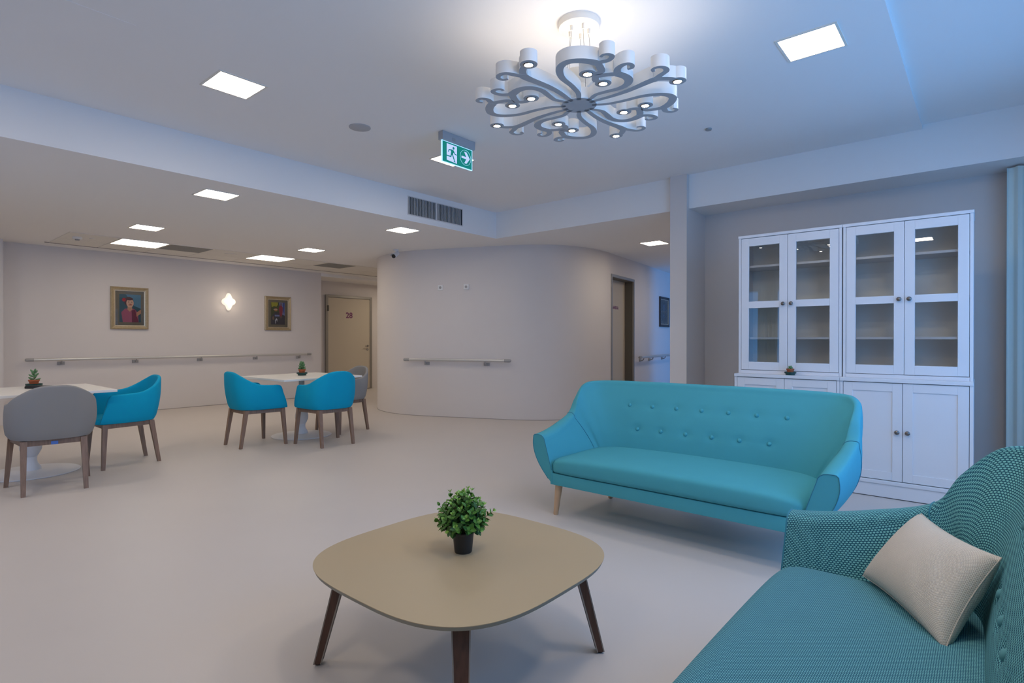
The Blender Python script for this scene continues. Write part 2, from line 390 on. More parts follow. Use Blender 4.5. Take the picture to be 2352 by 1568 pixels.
# ---------------------------------------------------------------- handrails
def handrail(label, p0, p1, z, brk, group='grab rails on the walls'):
    p0 = Vector(p0); p1 = Vector(p1); d = p1 - p0; L = d.length; a = math.atan2(d.y, d.x)
    t = thing('handrail', label, 'handrail', (p0.x, p0.y, z), a)          # local +y points away from the viewer, into the wall
    bm = bmesh.new(); tube(bm, [(0.09, 0, 0), (L - 0.09, 0, 0)], 0.021, 16); obj('rail', bm, M_alu, t, smooth=40)
    for s in (0, 1):
        bm = bmesh.new(); x = [0.0, 0.006, 0.02, 0.10] if s == 0 else [L, L - 0.006, L - 0.02, L - 0.10]
        tube(bm, [(q, 0, 0) for q in x], [0.014, 0.020, 0.024, 0.024], 16); obj('end_cap', bm, M_cap, t, smooth=40)
    for b in brk:
        x = b * L; bm = bmesh.new()
        tube(bm, [(x, 0, -0.018), (x, 0.005, -0.045), (x, 0.03, -0.062), (x, 0.065, -0.064)], 0.009, 8)
        box(bm, x - 0.045, x + 0.045, 0.062, 0.078, -0.085, -0.035, 0.004); obj('bracket', bm, M_cap, t, smooth=40)
    return t
handrail('long aluminium handrail on the wall under the two gold-framed pictures', (1.633, 10.64), (6.155, 10.64), 0.898, (0.095, 0.31, 0.53, 0.75, 0.945))
def wall_pt(i, off):   # point beside the curved wall outline
    a = Vector(W[i - 1]); b = Vector(W[i + 1]); t = (b - a).normalized(); n = Vector((-t.y, t.x)); return Vector(W[i]) - n * off, math.atan2(t.y, t.x)
def ray_wall(L):       # where the sight line with slope L meets the curved wall outline
    dx, dy = 0.7638 + 0.6455 * L, 0.6455 - 0.7638 * L
    for i in range(len(W) - 2, 24, -1):
        a, b = Vector(W[i]), Vector(W[i + 1]); e = b - a
        den = dx * e.y - dy * e.x
        if abs(den) < 1e-9: continue
        s = (a.y * dx - a.x * dy) / -den
        if -0.001 <= s <= 1.001:
            p = a + e * s
            if p.length > 4: return p
n2 = Vector((-0.925, -0.380))
pa = Vector((5.70, 7.03)); pb = Vector((6.33, 5.44))
dd = (pb - pa).normalized(); nn = Vector((dd.y, -dd.x))
nn = nn if nn.x < 0 else -nn
handrail('short aluminium handrail on the front of the curved wall', pa + nn * 0.10 + dd * 0.02, pb + nn * 0.10 + dd * 0.09, 0.885, (0.21, 0.77))
a_, b_ = w3(9.12, 0.08), w3(12.2, 0.08)
handrail('aluminium handrail beside the utility door, running behind the pier', a_, b_, 0.875, (0.08, 0.25, 0.5, 0.75, 0.93))

# ---------------------------------------------------------------- sockets and camera
def at_wall(i): return W[i]
for fx, lab in ((0.366, 'blank white wall socket, left of the two high on the curved wall'), (0.619, 'white wall socket with a plug hook, right of the two high on the curved wall')):
    p = pa + dd * ((pb - pa).length * fx) + nn * 0.034
    ang = math.atan2(dd.y, dd.x)
    t = thing('wall_socket', lab, 'socket', (p.x, p.y, 2.0), ang)
    obj('plate', B(-0.041, 0.041, -0.008, 0.04, -0.041, 0.041, 0.003), M_socket, t)
    bm = bmesh.new(); tube(bm, [(0, -0.0085, 0), (0, -0.0095, 0)], 0.021, 20); obj('insert', bm, M_cap, t, smooth=30)
t = thing('security_camera', 'small white bullet security camera under the ceiling by the curved wall', 'camera', (5.50, 7.02, ZL), 0)
bm = bmesh.new(); lathe(bm, [(0.001, 0), (0.045, 0), (0.045, -0.012), (0.02, -0.03), (0.001, -0.03)], 20); obj('mount', bm, M_socket, t, smooth=40)
cd = Vector((-0.80, -0.45, -0.42)).normalized(); c0 = Vector((0.0, 0.0, -0.075))
bm = bmesh.new(); tube(bm, [(0, 0, -0.028), (0.0, 0.0, -0.05), tuple(c0)], 0.012, 8); tube(bm, [tuple(c0 - cd * 0.06), tuple(c0 + cd * 0.10)], 0.036, 20)
obj('housing', bm, M_socket, t, smooth=40)
bm = bmesh.new(); tube(bm, [tuple(c0 + cd * 0.098), tuple(c0 + cd * 0.104)], 0.032, 20); obj('lens', bm, M_black, t, smooth=40)
bm = bmesh.new(); tube(bm, [tuple(c0 + cd * 0.06 + Vector((0, 0, 0.008))), tuple(c0 + cd * 0.13 + Vector((0, 0, 0.008)))], 0.040, 20, cap=False)
for f in [f for f in bm.faces if f.calc_center_median().dot(Vector((0, 0, 1))) < (c0 + cd * 0.095).z + 0.012]: bm.faces.remove(f)
obj('visor', bm, M_socket, t, smooth=40)

# ---------------------------------------------------------------- ceiling fittings
lights = [  # x, y, z, half, label
 (1.72, 3.975, ZH, 'square downlight in the high ceiling, far left of the chandelier'),
 (3.69, 0.79, ZH, 'square downlight in the high ceiling, right of the chandelier'),
 (3.80, 3.975, ZH, 'square downlight in the high ceiling, partly hidden behind the exit sign'),
 (2.29, 5.68, ZL, 'square downlight in the low ceiling just beyond the beam, above the left table'),
 (2.40, 8.02, ZL, 'small square downlight in the low ceiling near the first tile light, at the left'),
 (4.575, 5.70, ZL, 'square downlight in the low ceiling below the wall grille'),
 (4.667, 8.065, ZL, 'small square downlight in the low ceiling, left of the curved wall'),
 (7.55, 3.67, ZL, 'square downlight in the corridor ceiling beside the pier'),
]
proto = None
for x, y, z, lab in lights:
    if proto is None:
        proto = thing('downlight', lab, 'ceiling light', (x, y, z), 0, 'square downlights')
        bm = bmesh.new()
        for a in (box(bm, -0.162, 0.162, -0.162, -0.148, -0.006, 0.004), box(bm, -0.162, 0.162, 0.148, 0.162, -0.006, 0.004), box(bm, -0.162, -0.148, -0.148, 0.148, -0.006, 0.004), box(bm, 0.148, 0.162, -0.148, 0.148, -0.006, 0.004)): pass
        obj('frame', bm, M_cream, proto)
        obj('diffuser', B(-0.149, 0.149, -0.149, 0.149, -0.004, 0.002), M_panel, proto)
    else: dup(proto, (x, y, z), 0, lab)
def tile_unit(name, lab, cat, x0, x1, y0, y1, m, part):
    t = thing(name, lab, cat, ((x0 + x1) / 2, (y0 + y1) / 2, ZL), 0)
    hx, hy = (x1 - x0) / 2, (y1 - y0) / 2
    bm = bmesh.new()
    box(bm, -hx, hx, -hy, -hy + 0.012, -0.010, 0.004); box(bm, -hx, hx, hy - 0.012, hy, -0.010, 0.004); box(bm, -hx, -hx + 0.012, -hy + 0.012, hy - 0.012, -0.010, 0.004); box(bm, hx - 0.012, hx, -hy + 0.012, hy - 0.012, -0.010, 0.004)
    obj('frame', bm, M_cream, t); obj(part, B(-hx + 0.012, hx - 0.012, -hy + 0.012, hy - 0.012, -0.008, 0.002), m, t); return t
tile_unit('tile_light', 'large square tile light, left one in the tiled ceiling strip', 'ceiling light', 2.425, 3.025, 9.10, 9.70, M_tpanel, 'diffuser')
tile_unit('tile_light', 'large square tile light, right one in the tiled ceiling strip', 'ceiling light', 4.375, 4.985, 9.10, 9.70, M_tpanel, 'diffuser')
tile_unit('ceiling_vent', 'dark grey square air diffuser beside the left tile light', 'air vent', 3.035, 3.645, 9.10, 9.70, M_diff, 'grille')
tile_unit('ceiling_vent', 'dark grey square air diffuser near the recess with door 28', 'air vent', 5.615, 6.225, 9.10, 9.70, M_diff, 'grille')
t = thing('smoke_detector', 'white round smoke detector in the tiled ceiling strip at far left', 'smoke detector', (2.0, 9.45, ZL - 0.006))
bm = bmesh.new(); lathe(bm, [(0.001, 0), (0.055, 0), (0.055, -0.02), (0.048, -0.03), (0.001, -0.03)]); obj('base', bm, M_socket, t, smooth=30)
bm = bmesh.new(); lathe(bm, [(0.001, -0.03), (0.028, -0.03), (0.024, -0.046), (0.001, -0.048)]); obj('sensor', bm, M_cap, t, smooth=30)
def disc(name, lab, cat, x, y, z, r, m, h=0.006):
    bm = bmesh.new(); lathe(bm, [(0.001, 0), (r, 0), (r, -h * 0.6), (r * 0.93, -h), (0.001, -h)], 40)
    return tag(obj(name, bm, m, smooth=30, loc=(x, y, z)), lab, cat)
disc('ceiling_speaker', 'round grey speaker grille in the high ceiling, left of the exit sign', 'speaker', 2.736, 3.967, ZH, 0.088, M_spk)
disc('ceiling_speaker', 'white round speaker in the tiled strip between the vent and tile light', 'speaker', 4.01, 9.40, ZL - 0.006, 0.09, M_tile, 0.012)
disc('sprinkler_cap', 'tiny white disc in the tiled strip beside the smoke detector', 'ceiling cap', 2.16, 9.42, ZL - 0.006, 0.03, M_tile, 0.01)
disc('ceiling_sensor', 'tiny grey round sensor in the high ceiling, right of the chandelier', 'sensor', 4.634, 1.765, ZH, 0.025, M_cap, 0.014)
t = thing('access_hatch', 'flush square access hatch in the high ceiling at top left', 'hatch', (0.74, 3.97, ZH))
obj('panel', B(-0.30, 0.30, -0.33, 0.33, -0.0015, 0.01), M_ceil, t)
# air grille in the beam face: vertical blades
t = thing('air_grille', 'white slatted air grille in the beam face beside the exit sign', 'air vent', (4.247, 5.19, 2.678))
obj('duct', B(0, 0.885, -0.002, -0.001, 0, 0.204), M_duct, t)
bm = bmesh.new(); box(bm, -0.012, 0.897, -0.006, 0, -0.01, 0); box(bm, -0.012, 0.897, -0.006, 0, 0.204, 0.214); box(bm, -0.012, 0, -0.006, 0, 0, 0.204); box(bm, 0.885, 0.897, -0.006, 0, 0, 0.204); box(bm, 0.43, 0.455, -0.006, 0, 0, 0.204)
obj('frame', bm, M_wall, t)
bl = None
for k in range(36):
    x = 0.012 + k * 0.0239
    if 0.42 < x < 0.46: continue
    if bl is None: bl = obj('blade', B(-0.0045, 0.0045, -0.013, -0.003, 0, 0.204), M_vent, t, loc=(x, 0, 0))
    else:
        c = bl.copy(); C.objects.link(c); c.location = (x, 0, 0)

# exit sign
t = thing('exit_sign', 'green illuminated exit sign with running figure and arrow, hung from the ceiling', 'exit sign', (3.23, 3.51, ZH))
obj('housing', B(-0.012, 0.38, -0.028, 0.028, -0.072, 0, 0.004), M_ebody, t)
bm = bmesh.new(); box(bm, 0.12, 0.38, 0.028, 0.05, -0.035, 0); obj('mounting_plate', bm, M_cap, t)
obj('label', B(0.10, 0.135, -0.0295, -0.028, -0.062, -0.035), M_cap, t)
obj('acrylic_panel', B(0.006, 0.360, -0.005, 0.005, -0.248, -0.076), M_eglass, t)
bm = bmesh.new(); box(bm, 0, 0.006, -0.006, 0.006, -0.254, -0.07); box(bm, 0.36, 0.366, -0.006, 0.006, -0.254, -0.07); box(bm, 0.006, 0.36, -0.006, 0.006, -0.254, -0.248); box(bm, 0.006, 0.36, -0.006, 0.006, -0.076, -0.07)
obj('lit_edge', bm, M_eedge, t)
for side in (1, -1):
    y = -0.0062 if side == 1 else 0.0052
    f = (lambda L: [(x, z) for x, z in L])
    bm = bmesh.new(); flat(bm, [(0.055, -0.228), (0.175, -0.236), (0.175, -0.088), (0.055, -0.088)], y)   # doorway
    obj('doorway_symbol', bm, M_ewhite, t)
    y2 = y - 0.0004 if side == 1 else y + 0.0012
    bm = bmesh.new()
    flat(bm, ell(0.134, -0.112, 0.012, 0.012), y2)
    flat(bm, [(0.105, -0.128), (0.125, -0.126), (0.140, -0.133), (0.128, -0.168), (0.112, -0.172), (0.103, -0.160)], y2)
    flat(bm, [(0.105, -0.128), (0.078, -0.132), (0.070, -0.155), (0.078, -0.158), (0.084, -0.141), (0.106, -0.140)], y2)
    flat(bm, [(0.138, -0.133), (0.152, -0.155), (0.172, -0.158), (0.172, -0.166), (0.148, -0.165), (0.130, -0.145)], y2)
    flat(bm, [(0.103, -0.160), (0.098, -0.185), (0.052, -0.186), (0.052, -0.196), (0.106, -0.196), (0.116, -0.170)], y2)
    flat(bm, [(0.114, -0.168), (0.142, -0.222), (0.132, -0.228), (0.158, -0.230), (0.152, -0.218), (0.128, -0.165)], y2)
    obj('running_figure', bm, M_eglass, t)
    bm = bmesh.new()
    flat(bm, [(0.232, -0.150), (0.232, -0.168), (0.292, -0.168), (0.266, -0.208), (0.292, -0.208), (0.334, -0.159), (0.292, -0.108), (0.264, -0.108), (0.292, -0.150)], y)
    obj('arrow', bm, M_ewhite, t)
    bm = bmesh.new(); tube(bm, [(0.28 + 0.066 * math.cos(a * PI / 16), y, -0.158 + 0.066 * math.sin(a * PI / 16)) for a in range(33)], 0.0009, 5, cap=False)
    obj('ring', bm, M_eedge, t)

# ---------------------------------------------------------------- chandelier
HX, HY = 2.62, 1.727
t = thing('chandelier', 'large white scrolled LED chandelier hanging from the high ceiling', 'chandelier', (HX, HY, ZH))
bm = bmesh.new(); lathe(bm, [(0.001, 0), (0.115, 0), (0.115, -0.028), (0.112, -0.034), (0.001, -0.034)], 48); cn = obj('canopy', bm, M_cream, t, smooth=30)
zu, zt = -0.46, -0.40
bm = bmesh.new(); lathe(bm, [(0.001, zu), (0.098, zu), (0.102, zu + 0.004), (0.102, zt), (0.001, zt)], 48)
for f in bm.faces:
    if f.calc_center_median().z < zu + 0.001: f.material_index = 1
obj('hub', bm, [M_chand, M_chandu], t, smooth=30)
bm = bmesh.new(); lathe(bm, [(0.045, zt), (0.045, zt + 0.05), (0.055, zt + 0.06), (0.10, zt + 0.11), (0.098, zt + 0.11), (0.05, zt + 0.062), (0.001, zt + 0.06)], 40); obj('cup', bm, M_cream, t, smooth=30)
bm = bmesh.new(); lathe(bm, [(0.001, zt + 0.075), (0.05, zt + 0.075), (0.05, zt + 0.079), (0.001, zt + 0.079)], 32); obj('uplight', bm, M_panel, t, smooth=30)
for k in range(5):
    a = 2 * PI * k / 5 + 0.4; r0, r1 = 0.055, 0.085
    bm = bmesh.new(); tube(bm, [(r0 * math.cos(a), r0 * math.sin(a), -0.06), (r1 * math.cos(a), r1 * math.sin(a), zt)], 0.0012, 6); wi = obj('wire', bm, M_nickel, t)
    bm = bmesh.new(); tube(bm, [(r0 * math.cos(a), r0 * math.sin(a), -0.034), (r0 * math.cos(a), r0 * math.sin(a), -0.062)], 0.008, 12); obj('wire_grip', bm, M_cream, wi, smooth=40)
ARM = [
([(-0.06, -0.04), (-0.08, -0.052), (-0.136, -0.085), (-0.229, -0.106), (-0.324, -0.117), (-0.396, -0.149), (-0.436, -0.19), (-0.443, -0.239), (-0.415, -0.284), (-0.38, -0.313), (-0.349, -0.328)], [(-0.38, -0.313), (-0.349, -0.328), (-0.341, -0.357), (-0.336, -0.388), (-0.356, -0.416), (-0.382, -0.414), (-0.394, -0.394), (-0.384, -0.372)], [(-0.38, -0.313), (-0.349, -0.328), (-0.305, -0.321), (-0.26, -0.300), (-0.262, -0.268), (-0.283, -0.237)]),
([(-0.07, -0.004), (-0.111, -0.005), (-0.198, -0.012), (-0.287, -0.01), (-0.367, 0.003), (-0.428, 0.015), (-0.467, 0.017)], [(-0.428, 0.010), (-0.467, 0.020), (-0.503, 0.04), (-0.546, 0.064), (-0.554, 0.101), (-0.532, 0.125), (-0.504, 0.121), (-0.495, 0.095)], [(-0.428, 0.012), (-0.467, 0.014), (-0.505, -0.008), (-0.535, -0.040), (-0.543, -0.075)]),
([(-0.07, 0.025), (-0.104, 0.037), (-0.148, 0.058), (-0.211, 0.053), (-0.278, 0.044), (-0.33, 0.059), (-0.361, 0.096), (-0.366, 0.14), (-0.351, 0.189)], [(-0.362, 0.15), (-0.353, 0.189), (-0.375, 0.233), (-0.412, 0.252), (-0.44, 0.246), (-0.446, 0.221), (-0.432, 0.198), (-0.410, 0.200)], [(-0.366, 0.15), (-0.347, 0.189), (-0.306, 0.215), (-0.258, 0.23), (-0.234, 0.205), (-0.235, 0.172), (-0.243, 0.146)]),
]
def ribbon(bm, P, w0, w1, z0, z1, taper=None):
    Q = cr(P, 6); n = len(Q); secs = []
    for i, p in enumerate(Q):
        a = Vector(Q[max(i - 1, 0)]); b = Vector(Q[min(i + 1, n - 1)]); d = (b - a).normalized(); nv = Vector((-d.y, d.x))
        s = i / (n - 1); wv = (w0 + (w1 - w0) * s) / 2
        if taper is not None: wv = (w0 * (1 - s) + taper * s) / 2
        l = Vector(p) + nv * wv; r = Vector(p) - nv * wv
        secs.append([(l.x, l.y, z0), (r.x, r.y, z0), (r.x, r.y, z1), (l.x, l.y, z1)])
    loft(bm, secs)
arm_me = []
for tr, hk, lg in ARM:
    bm = bmesh.new()
    ribbon(bm, tr, 0.022, 0.052, zu, zt); ribbon(bm, hk, 0.040, 0.016, zu + 0.0003, zt - 0.0003); ribbon(bm, lg, 0.040, 0.034, zu + 0.0006, zt - 0.0006)
    c = lg[-1]; prism(bm, [(c[0] + 0.042 * math.cos(2 * PI * k / 32), c[1] + 0.042 * math.sin(2 * PI * k / 32)) for k in range(32)], zu + 0.0009, zt - 0.0009)
    bmesh.ops.recalc_face_normals(bm, faces=bm.faces)
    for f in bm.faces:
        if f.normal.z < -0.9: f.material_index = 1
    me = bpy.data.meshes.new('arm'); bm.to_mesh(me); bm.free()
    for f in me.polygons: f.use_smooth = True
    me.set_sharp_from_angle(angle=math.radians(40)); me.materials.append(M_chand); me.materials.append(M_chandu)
    bm = bmesh.new(); lathe(bm, [(0.001, zu - 0.003), (0.0185, zu - 0.003), (0.0185, zu + 0.002), (0.001, zu + 0.002)], 28, c[0], c[1])
    ml = bpy.data.meshes.new('led'); bmesh.ops.recalc_face_normals(bm, faces=bm.faces); bm.to_mesh(ml); bm.free(); ml.materials.append(M_led)
    bm = bmesh.new(); tube(bm, [(c[0] + 0.0225 * math.cos(2 * PI * k / 28), c[1] + 0.0225 * math.sin(2 * PI * k / 28), zu - 0.001) for k in range(29)], 0.003, 6, cap=False)
    mr = bpy.data.meshes.new('led_ring'); bm.to_mesh(mr); bm.free(); mr.materials.append(M_nickel)
    arm_me.append((me, ml, mr))
for q in range(4):
    for me, ml, mr in arm_me:
        a = link('arm', me, None, t, rot=(0, 0, -PI / 2 * q)); link('led', ml, None, a); link('led_ring', mr, None, a)
# the chandelier's own upward glow
for k in range(12):
    a = 2 * PI * k / 12; r_ = (0.52, 0.36)[k % 2]
    area('chandelier_uplight', (HX + r_ * math.cos(a), HY + r_ * math.sin(a), ZH + zt + 0.012), (PI, 0, 0), 0.08, 0.08, 0.27, (1.0, 0.90, 0.80))

# ---------------------------------------------------------------- wall lamp and pictures
t = thing('wall_lamp', 'glowing white four-lobed glass wall lamp between the two framed pictures', 'wall lamp', (4.525, 10.72, 1.895))
secs = []
for i in range(9):
    s = i / 8; k = math.cos(s * PI / 2) ** 0.55; y = -0.015 - 0.075 * math.sin(s * PI / 2)
    secs.append([((0.104 + 0.021 * math.cos(4 * a)) * k * math.cos(a) * 1.0, y, (0.135 + 0.027 * math.cos(4 * a)) * k * math.sin(a)) for a in [2 * PI * j / 48 for j in range(48)]])
secs[-1] = [(x * 0.02, y, z * 0.02) for x, y, z in secs[-2]]
bm = bmesh.new(); loft(bm, secs); obj('glass_shade', bm, M_lamp, t, smooth=60)
bm = bmesh.new(); tube(bm, [(0, 0, 0), (0, -0.02, 0)], 0.05, 24); obj('wall_plate', bm, M_socket, t, smooth=30)
pl = bpy.data.lights.new('wall_lamp_glow', 'POINT'); pl.energy = 1.1; pl.color = (1.0, 0.82, 0.62); pl.shadow_soft_size = 0.06
o = bpy.data.objects.new('wall_lamp_glow', pl); C.objects.link(o); o.location = (4.525, 10.53, 1.895)

def col(n, c): return mat(n, c, 0.6)
def picture(lab, loc, rotz, wd, ht, mount, art, mats, mf=M_gold, fw=0.055):
    t = thing('framed_picture', lab, 'picture', loc, rotz)
    x0, x1, z0, z1 = -wd / 2, wd / 2, -ht / 2, ht / 2
    prof = [(0, 0.0), (0.0, -0.03), (fw * 0.25, -0.036), (fw * 0.6, -0.024), (fw, -0.020), (fw, 0.0)]   # inset, y
    bm = bmesh.new(); rings = []
    for cx, cz, sx, sz in ((x0, z0, 1, 1), (x1, z0, -1, 1), (x1, z1, -1, -1), (x0, z1, 1, -1)):
        rings.append([(cx + sx * i, y, cz + sz * i) for i, y in prof])
    loft(bm, rings, ring=True); obj('frame', bm, mf, t)
    bm = bmesh.new(); rings = []
    for cx, cz, sx, sz in ((x0, z0, 1, 1), (x1, z0, -1, 1), (x1, z1, -1, -1), (x0, z1, 1, -1)):
        rings.append([(cx + sx * i, y, cz + sz * i) for i, y in ((fw, -0.019), (fw, -0.023), (fw + 0.008, -0.022), (fw + 0.008, -0.012))])
    loft(bm, rings, ring=True); obj('bead', bm, M_goldl, t)
    obj('mount', B(x0 + fw, x1 - fw, -0.010, -0.002, z0 + fw, z1 - fw), M_mount, t)
    bm = bmesh.new()
    for i, (mi, pts) in enumerate(art): flat(bm, [(a * wd, b * ht) for a, b in pts], -0.0104 - 0.00012 * i, 0.0003, mi)
    obj('print', bm, mats, t)
    obj('glass', B(x0 + fw, x1 - fw, -0.0165, -0.015, z0 + fw, z1 - fw), M_pglass, t)
E_ = ell
m1 = [col('print_teal', (0.035, 0.10, 0.13)), col('print_blue', (0.11, 0.25, 0.36)), col('print_rose', (0.42, 0.09, 0.16)), col('print_skin', (0.58, 0.29, 0.16)), col('print_hair', (0.10, 0.03, 0.03)), col('print_red', (0.45, 0.02, 0.03)), col('print_plum', (0.20, 0.03, 0.06)), col('print_skin_light', (0.72, 0.42, 0.28))]
art1 = [(0, [(-.27, -.335), (.30, -.335), (.30, .33), (-.27, .33)]), (1, [(-.10, .33), (.30, .33), (.30, .0), (.12, .06), (.02, .18)]),
        (2, [(-.18, -.335), (-.22, -.10), (-.12, -.01), (.12, -.01), (.22, -.10), (.24, -.335)]), (6, [(.06, -.335), (.05, -.05), (.14, -.03), (.24, -.335)]),
        (3, [(-.06, -.03), (-.05, .06), (.06, .06), (.07, -.03), (.0, -.08)]), (4, E_(-.02, .16, .125, .115)), (7, E_(.01, .125, .10, .105)), (4, E_(-.01, .225, .105, .035)), (5, E_(-.15, .20, .05, .045)),
        (3, E_(.02, .085, .055, .03)), (5, E_(.025, .095, .03, .010)), (4, E_(-.025, .15, .022, .007)), (4, E_(.055, .15, .020, .007)), (3, [(.30, -.12), (.30, -.02), (.18, -.10), (.18, -.20)])]
picture('gold-framed portrait of a dark-haired person in a rose top, left of the wall lamp', (2.957, 10.72, 1.709), 0, 0.53, 0.685, None, art1, m1)
m2 = [col('print_asphalt', (0.045, 0.042, 0.055)), col('print_yellow', (0.42, 0.38, 0.02)), col('print_crimson', (0.30, 0.02, 0.05)), col('print_sky', (0.20, 0.24, 0.48)), col('print_navy', (0.05, 0.08, 0.30)), col('print_foliage', (0.06, 0.08, 0.02)), col('print_orange', (0.50, 0.22, 0.08)), col('print_white', (0.62, 0.62, 0.66)), col('print_brown', (0.22, 0.12, 0.08))]
art2 = [(0, [(-.27, -.33), (.27, -.33), (.27, .33), (-.27, .33)]), (3, [(-.0, .33), (.27, .33), (.27, -.06), (.15, -.02)]), (4, [(.20, .33), (.26, .33), (.25, -.02), (.19, .1)]),
        (5, [(-.27, .33), (.05, .33), (.08, .02), (-.10, .05), (-.27, -.10)]), (1, [(-.26, .33), (-.0, .33), (.0, .26), (-.06, .20), (-.14, .22), (-.24, .18)]), (6, E_(-.08, .11, .07, .045)), (7, [(-.17, .125), (-.02, .125), (-.02, .115), (-.17, .115)]),
        (2, [(.06, .0), (.03, .15), (.07, .24), (.14, .25), (.19, .18), (.18, .02), (.15, -.09), (.08, -.08)]), (8, E_(.12, .28, .03, .035)), (3, [(-.12, -.09), (.06, -.09), (.06, -.04), (-.12, -.04)]), (8, E_(-.18, -.14, .035, .06)),
        (7, [(-.10, -.30), (-.11, -.20), (-.06, -.14), (-.02, -.17), (-.03, -.25), (-.05, -.20), (-.08, -.21), (-.08, -.30)]), (8, [(.09, -.09), (.10, -.16), (.12, -.09)]), (8, [(.14, -.09), (.15, -.16), (.17, -.09)])]
picture('gold-framed print of a figure in red on a street, right of the wall lamp', (5.476, 10.72, 1.712), 0, 0.53, 0.665, None, art2, m2)
m3 = [col('print_dark', (0.035, 0.025, 0.018)), col('print_arch_blue', (0.12, 0.24, 0.42)), col('print_amber', (0.40, 0.26, 0.12)), col('print_umber', (0.10, 0.06, 0.04))]
art3 = [(0, [(-.30, -.30), (.30, -.30), (.30, .33), (-.30, .33)]), (3, [(-.30, -.05), (.30, -.05), (.30, .05), (-.30, .05)]), (2, [(-.30, -.0), (.30, -.0), (.30, .03), (-.30, .03)]), (1, E_(-.02, .14, .10, .12)), (3, E_(-.02, .10, .03, .08)), (1, E_(-.02, -.14, .06, .08))]
p = w3(10.80, 0.0)
picture('dark-framed print with a blue arch, half hidden behind the pier', (p.x, p.y, 1.76), th3, 0.62, 0.61, None, art3, m3, mf=mat('dark_frame', (0.05, 0.045, 0.045), 0.4, metal=0.3), fw=0.05)

# ---------------------------------------------------------------- sofas
# one row per column of the half shell: base(u,v), top(u,v,z), outward angle, thickness, outer bottom(u,v), inward bulge
COLS = [
 (0.775, -0.005, 0.838, 0.000, 0.545, 0, 0.100, 0.800, 0.015, 0.000),
 (0.770, 0.14, 0.840, 0.11, 0.560, 0, 0.100, 0.815, 0.14, 0.004),
 (0.758, 0.28, 0.850, 0.25, 0.590, 0, 0.098, 0.825, 0.28, 0.006),
 (0.705, 0.500, 0.878, 0.43, 0.650, 10, 0.078, 0.825, 0.52, 0.008),
 (0.670, 0.535, 0.898, 0.505, 0.760, 26, 0.056, 0.790, 0.64, 0.010),
 (0.615, 0.552, 0.896, 0.600, 0.860, 48, 0.050, 0.720, 0.68, 0.016),
 (0.480, 0.560, 0.770, 0.690, 0.884, 78, 0.060, 0.560, 0.70, 0.026),
 (0.240, 0.560, 0.370, 0.715, 0.888, 89, 0.062, 0.270, 0.70, 0.034),
 (0.000, 0.560, 0.000, 0.718, 0.888, 90, 0.062, 0.000, 0.70, 0.034),
]
BTN = [(-0.54 + 0.18 * k, 0.715) for k in range(7)] + [(-0.45 + 0.18 * k, 0.552) for k in range(6)]
def sofa_cols():
    half = [(a, b, c, d, e, f, g, h, i, j) for a, b, c, d, e, f, g, h, i, j in COLS]
    full = [(-a, b, -c, d, e, 180 - f, g, -h, i, j) for a, b, c, d, e, f, g, h, i, j in half] + half[:-1][::-1]
    cnt = [6, 6, 10, 8, 8, 14, 16, 16]
    return cr(full, cnt + cnt[::-1]), cnt
def inner_pt(c, t, z0=0.30):
    a, b, tu, tv, tz, ang, th, ou, ov, bl = c
    r = math.radians(ang); nx, ny = math.cos(r), math.sin(r); k = math.sin(PI * min(t, 1)) * bl
    aa = ang if ang <= 90 else 180 - ang; ex = 1 + 1.3 * math.exp(-((aa - 14) / 22) ** 2) * (1 if b > 0.3 else max(0, b / 0.3))
    return (a + (tu - a) * t - nx * k, b + (tv - b) * t ** ex - ny * k, z0 + (tz - th / 2 - z0) * t)
def sofa_section(c, dimple=True):
    a, b, tu, tv, tz, ang, th, ou, ov, bl = c
    r = math.radians(ang); nx, ny = math.cos(r), math.sin(r)
    P = [(a, b, 0.225)]
    for k in range(31):
        x, y, z = inner_pt(c, k / 30)
        if dimple and abs(x) < 0.66 and z > 0.45:
            for bu, bz in BTN:
                d2 = (x - bu) ** 2 + (z - bz) ** 2
                if d2 < 0.02: y += 0.007 * math.exp(-d2 / 0.0006) + 0.004 * math.exp(-((x - bu) ** 2 / 0.004 + (z - bz) ** 2 / 0.0003))
        P.append((x, y, z))
    zc = tz - th / 2
    for k in range(1, 9):
        g = PI - PI * k / 8
        o = th / 2 + th / 2 * math.cos(g); hz = math.sin(g)
        aa = ang if ang <= 90 else 180 - ang; sq = max(0.0, min(1.0, (40 - aa) / 28))     # the arms end in a crisp outer edge
        if k > 4: hz = hz * (1 - sq) + sq * (1 - ((k - 4) / 4) ** 5)
        P.append((tu + nx * o, tv + ny * o, zc + th / 2 * hz * 0.9))
    ex, ey = tu + nx * th, tv + ny * th
    for k in range(1, 15):
        s = k / 14; q = math.sin(PI * s) * (0.014 + 0.02 * min(1, max(0, b / 0.5)))
        P.append((ex + (ou - ex) * s ** 1.5 + nx * q, ey + (ov - ey) * s ** 1.5 + ny * q, zc + (0.225 - zc) * s))
    return P
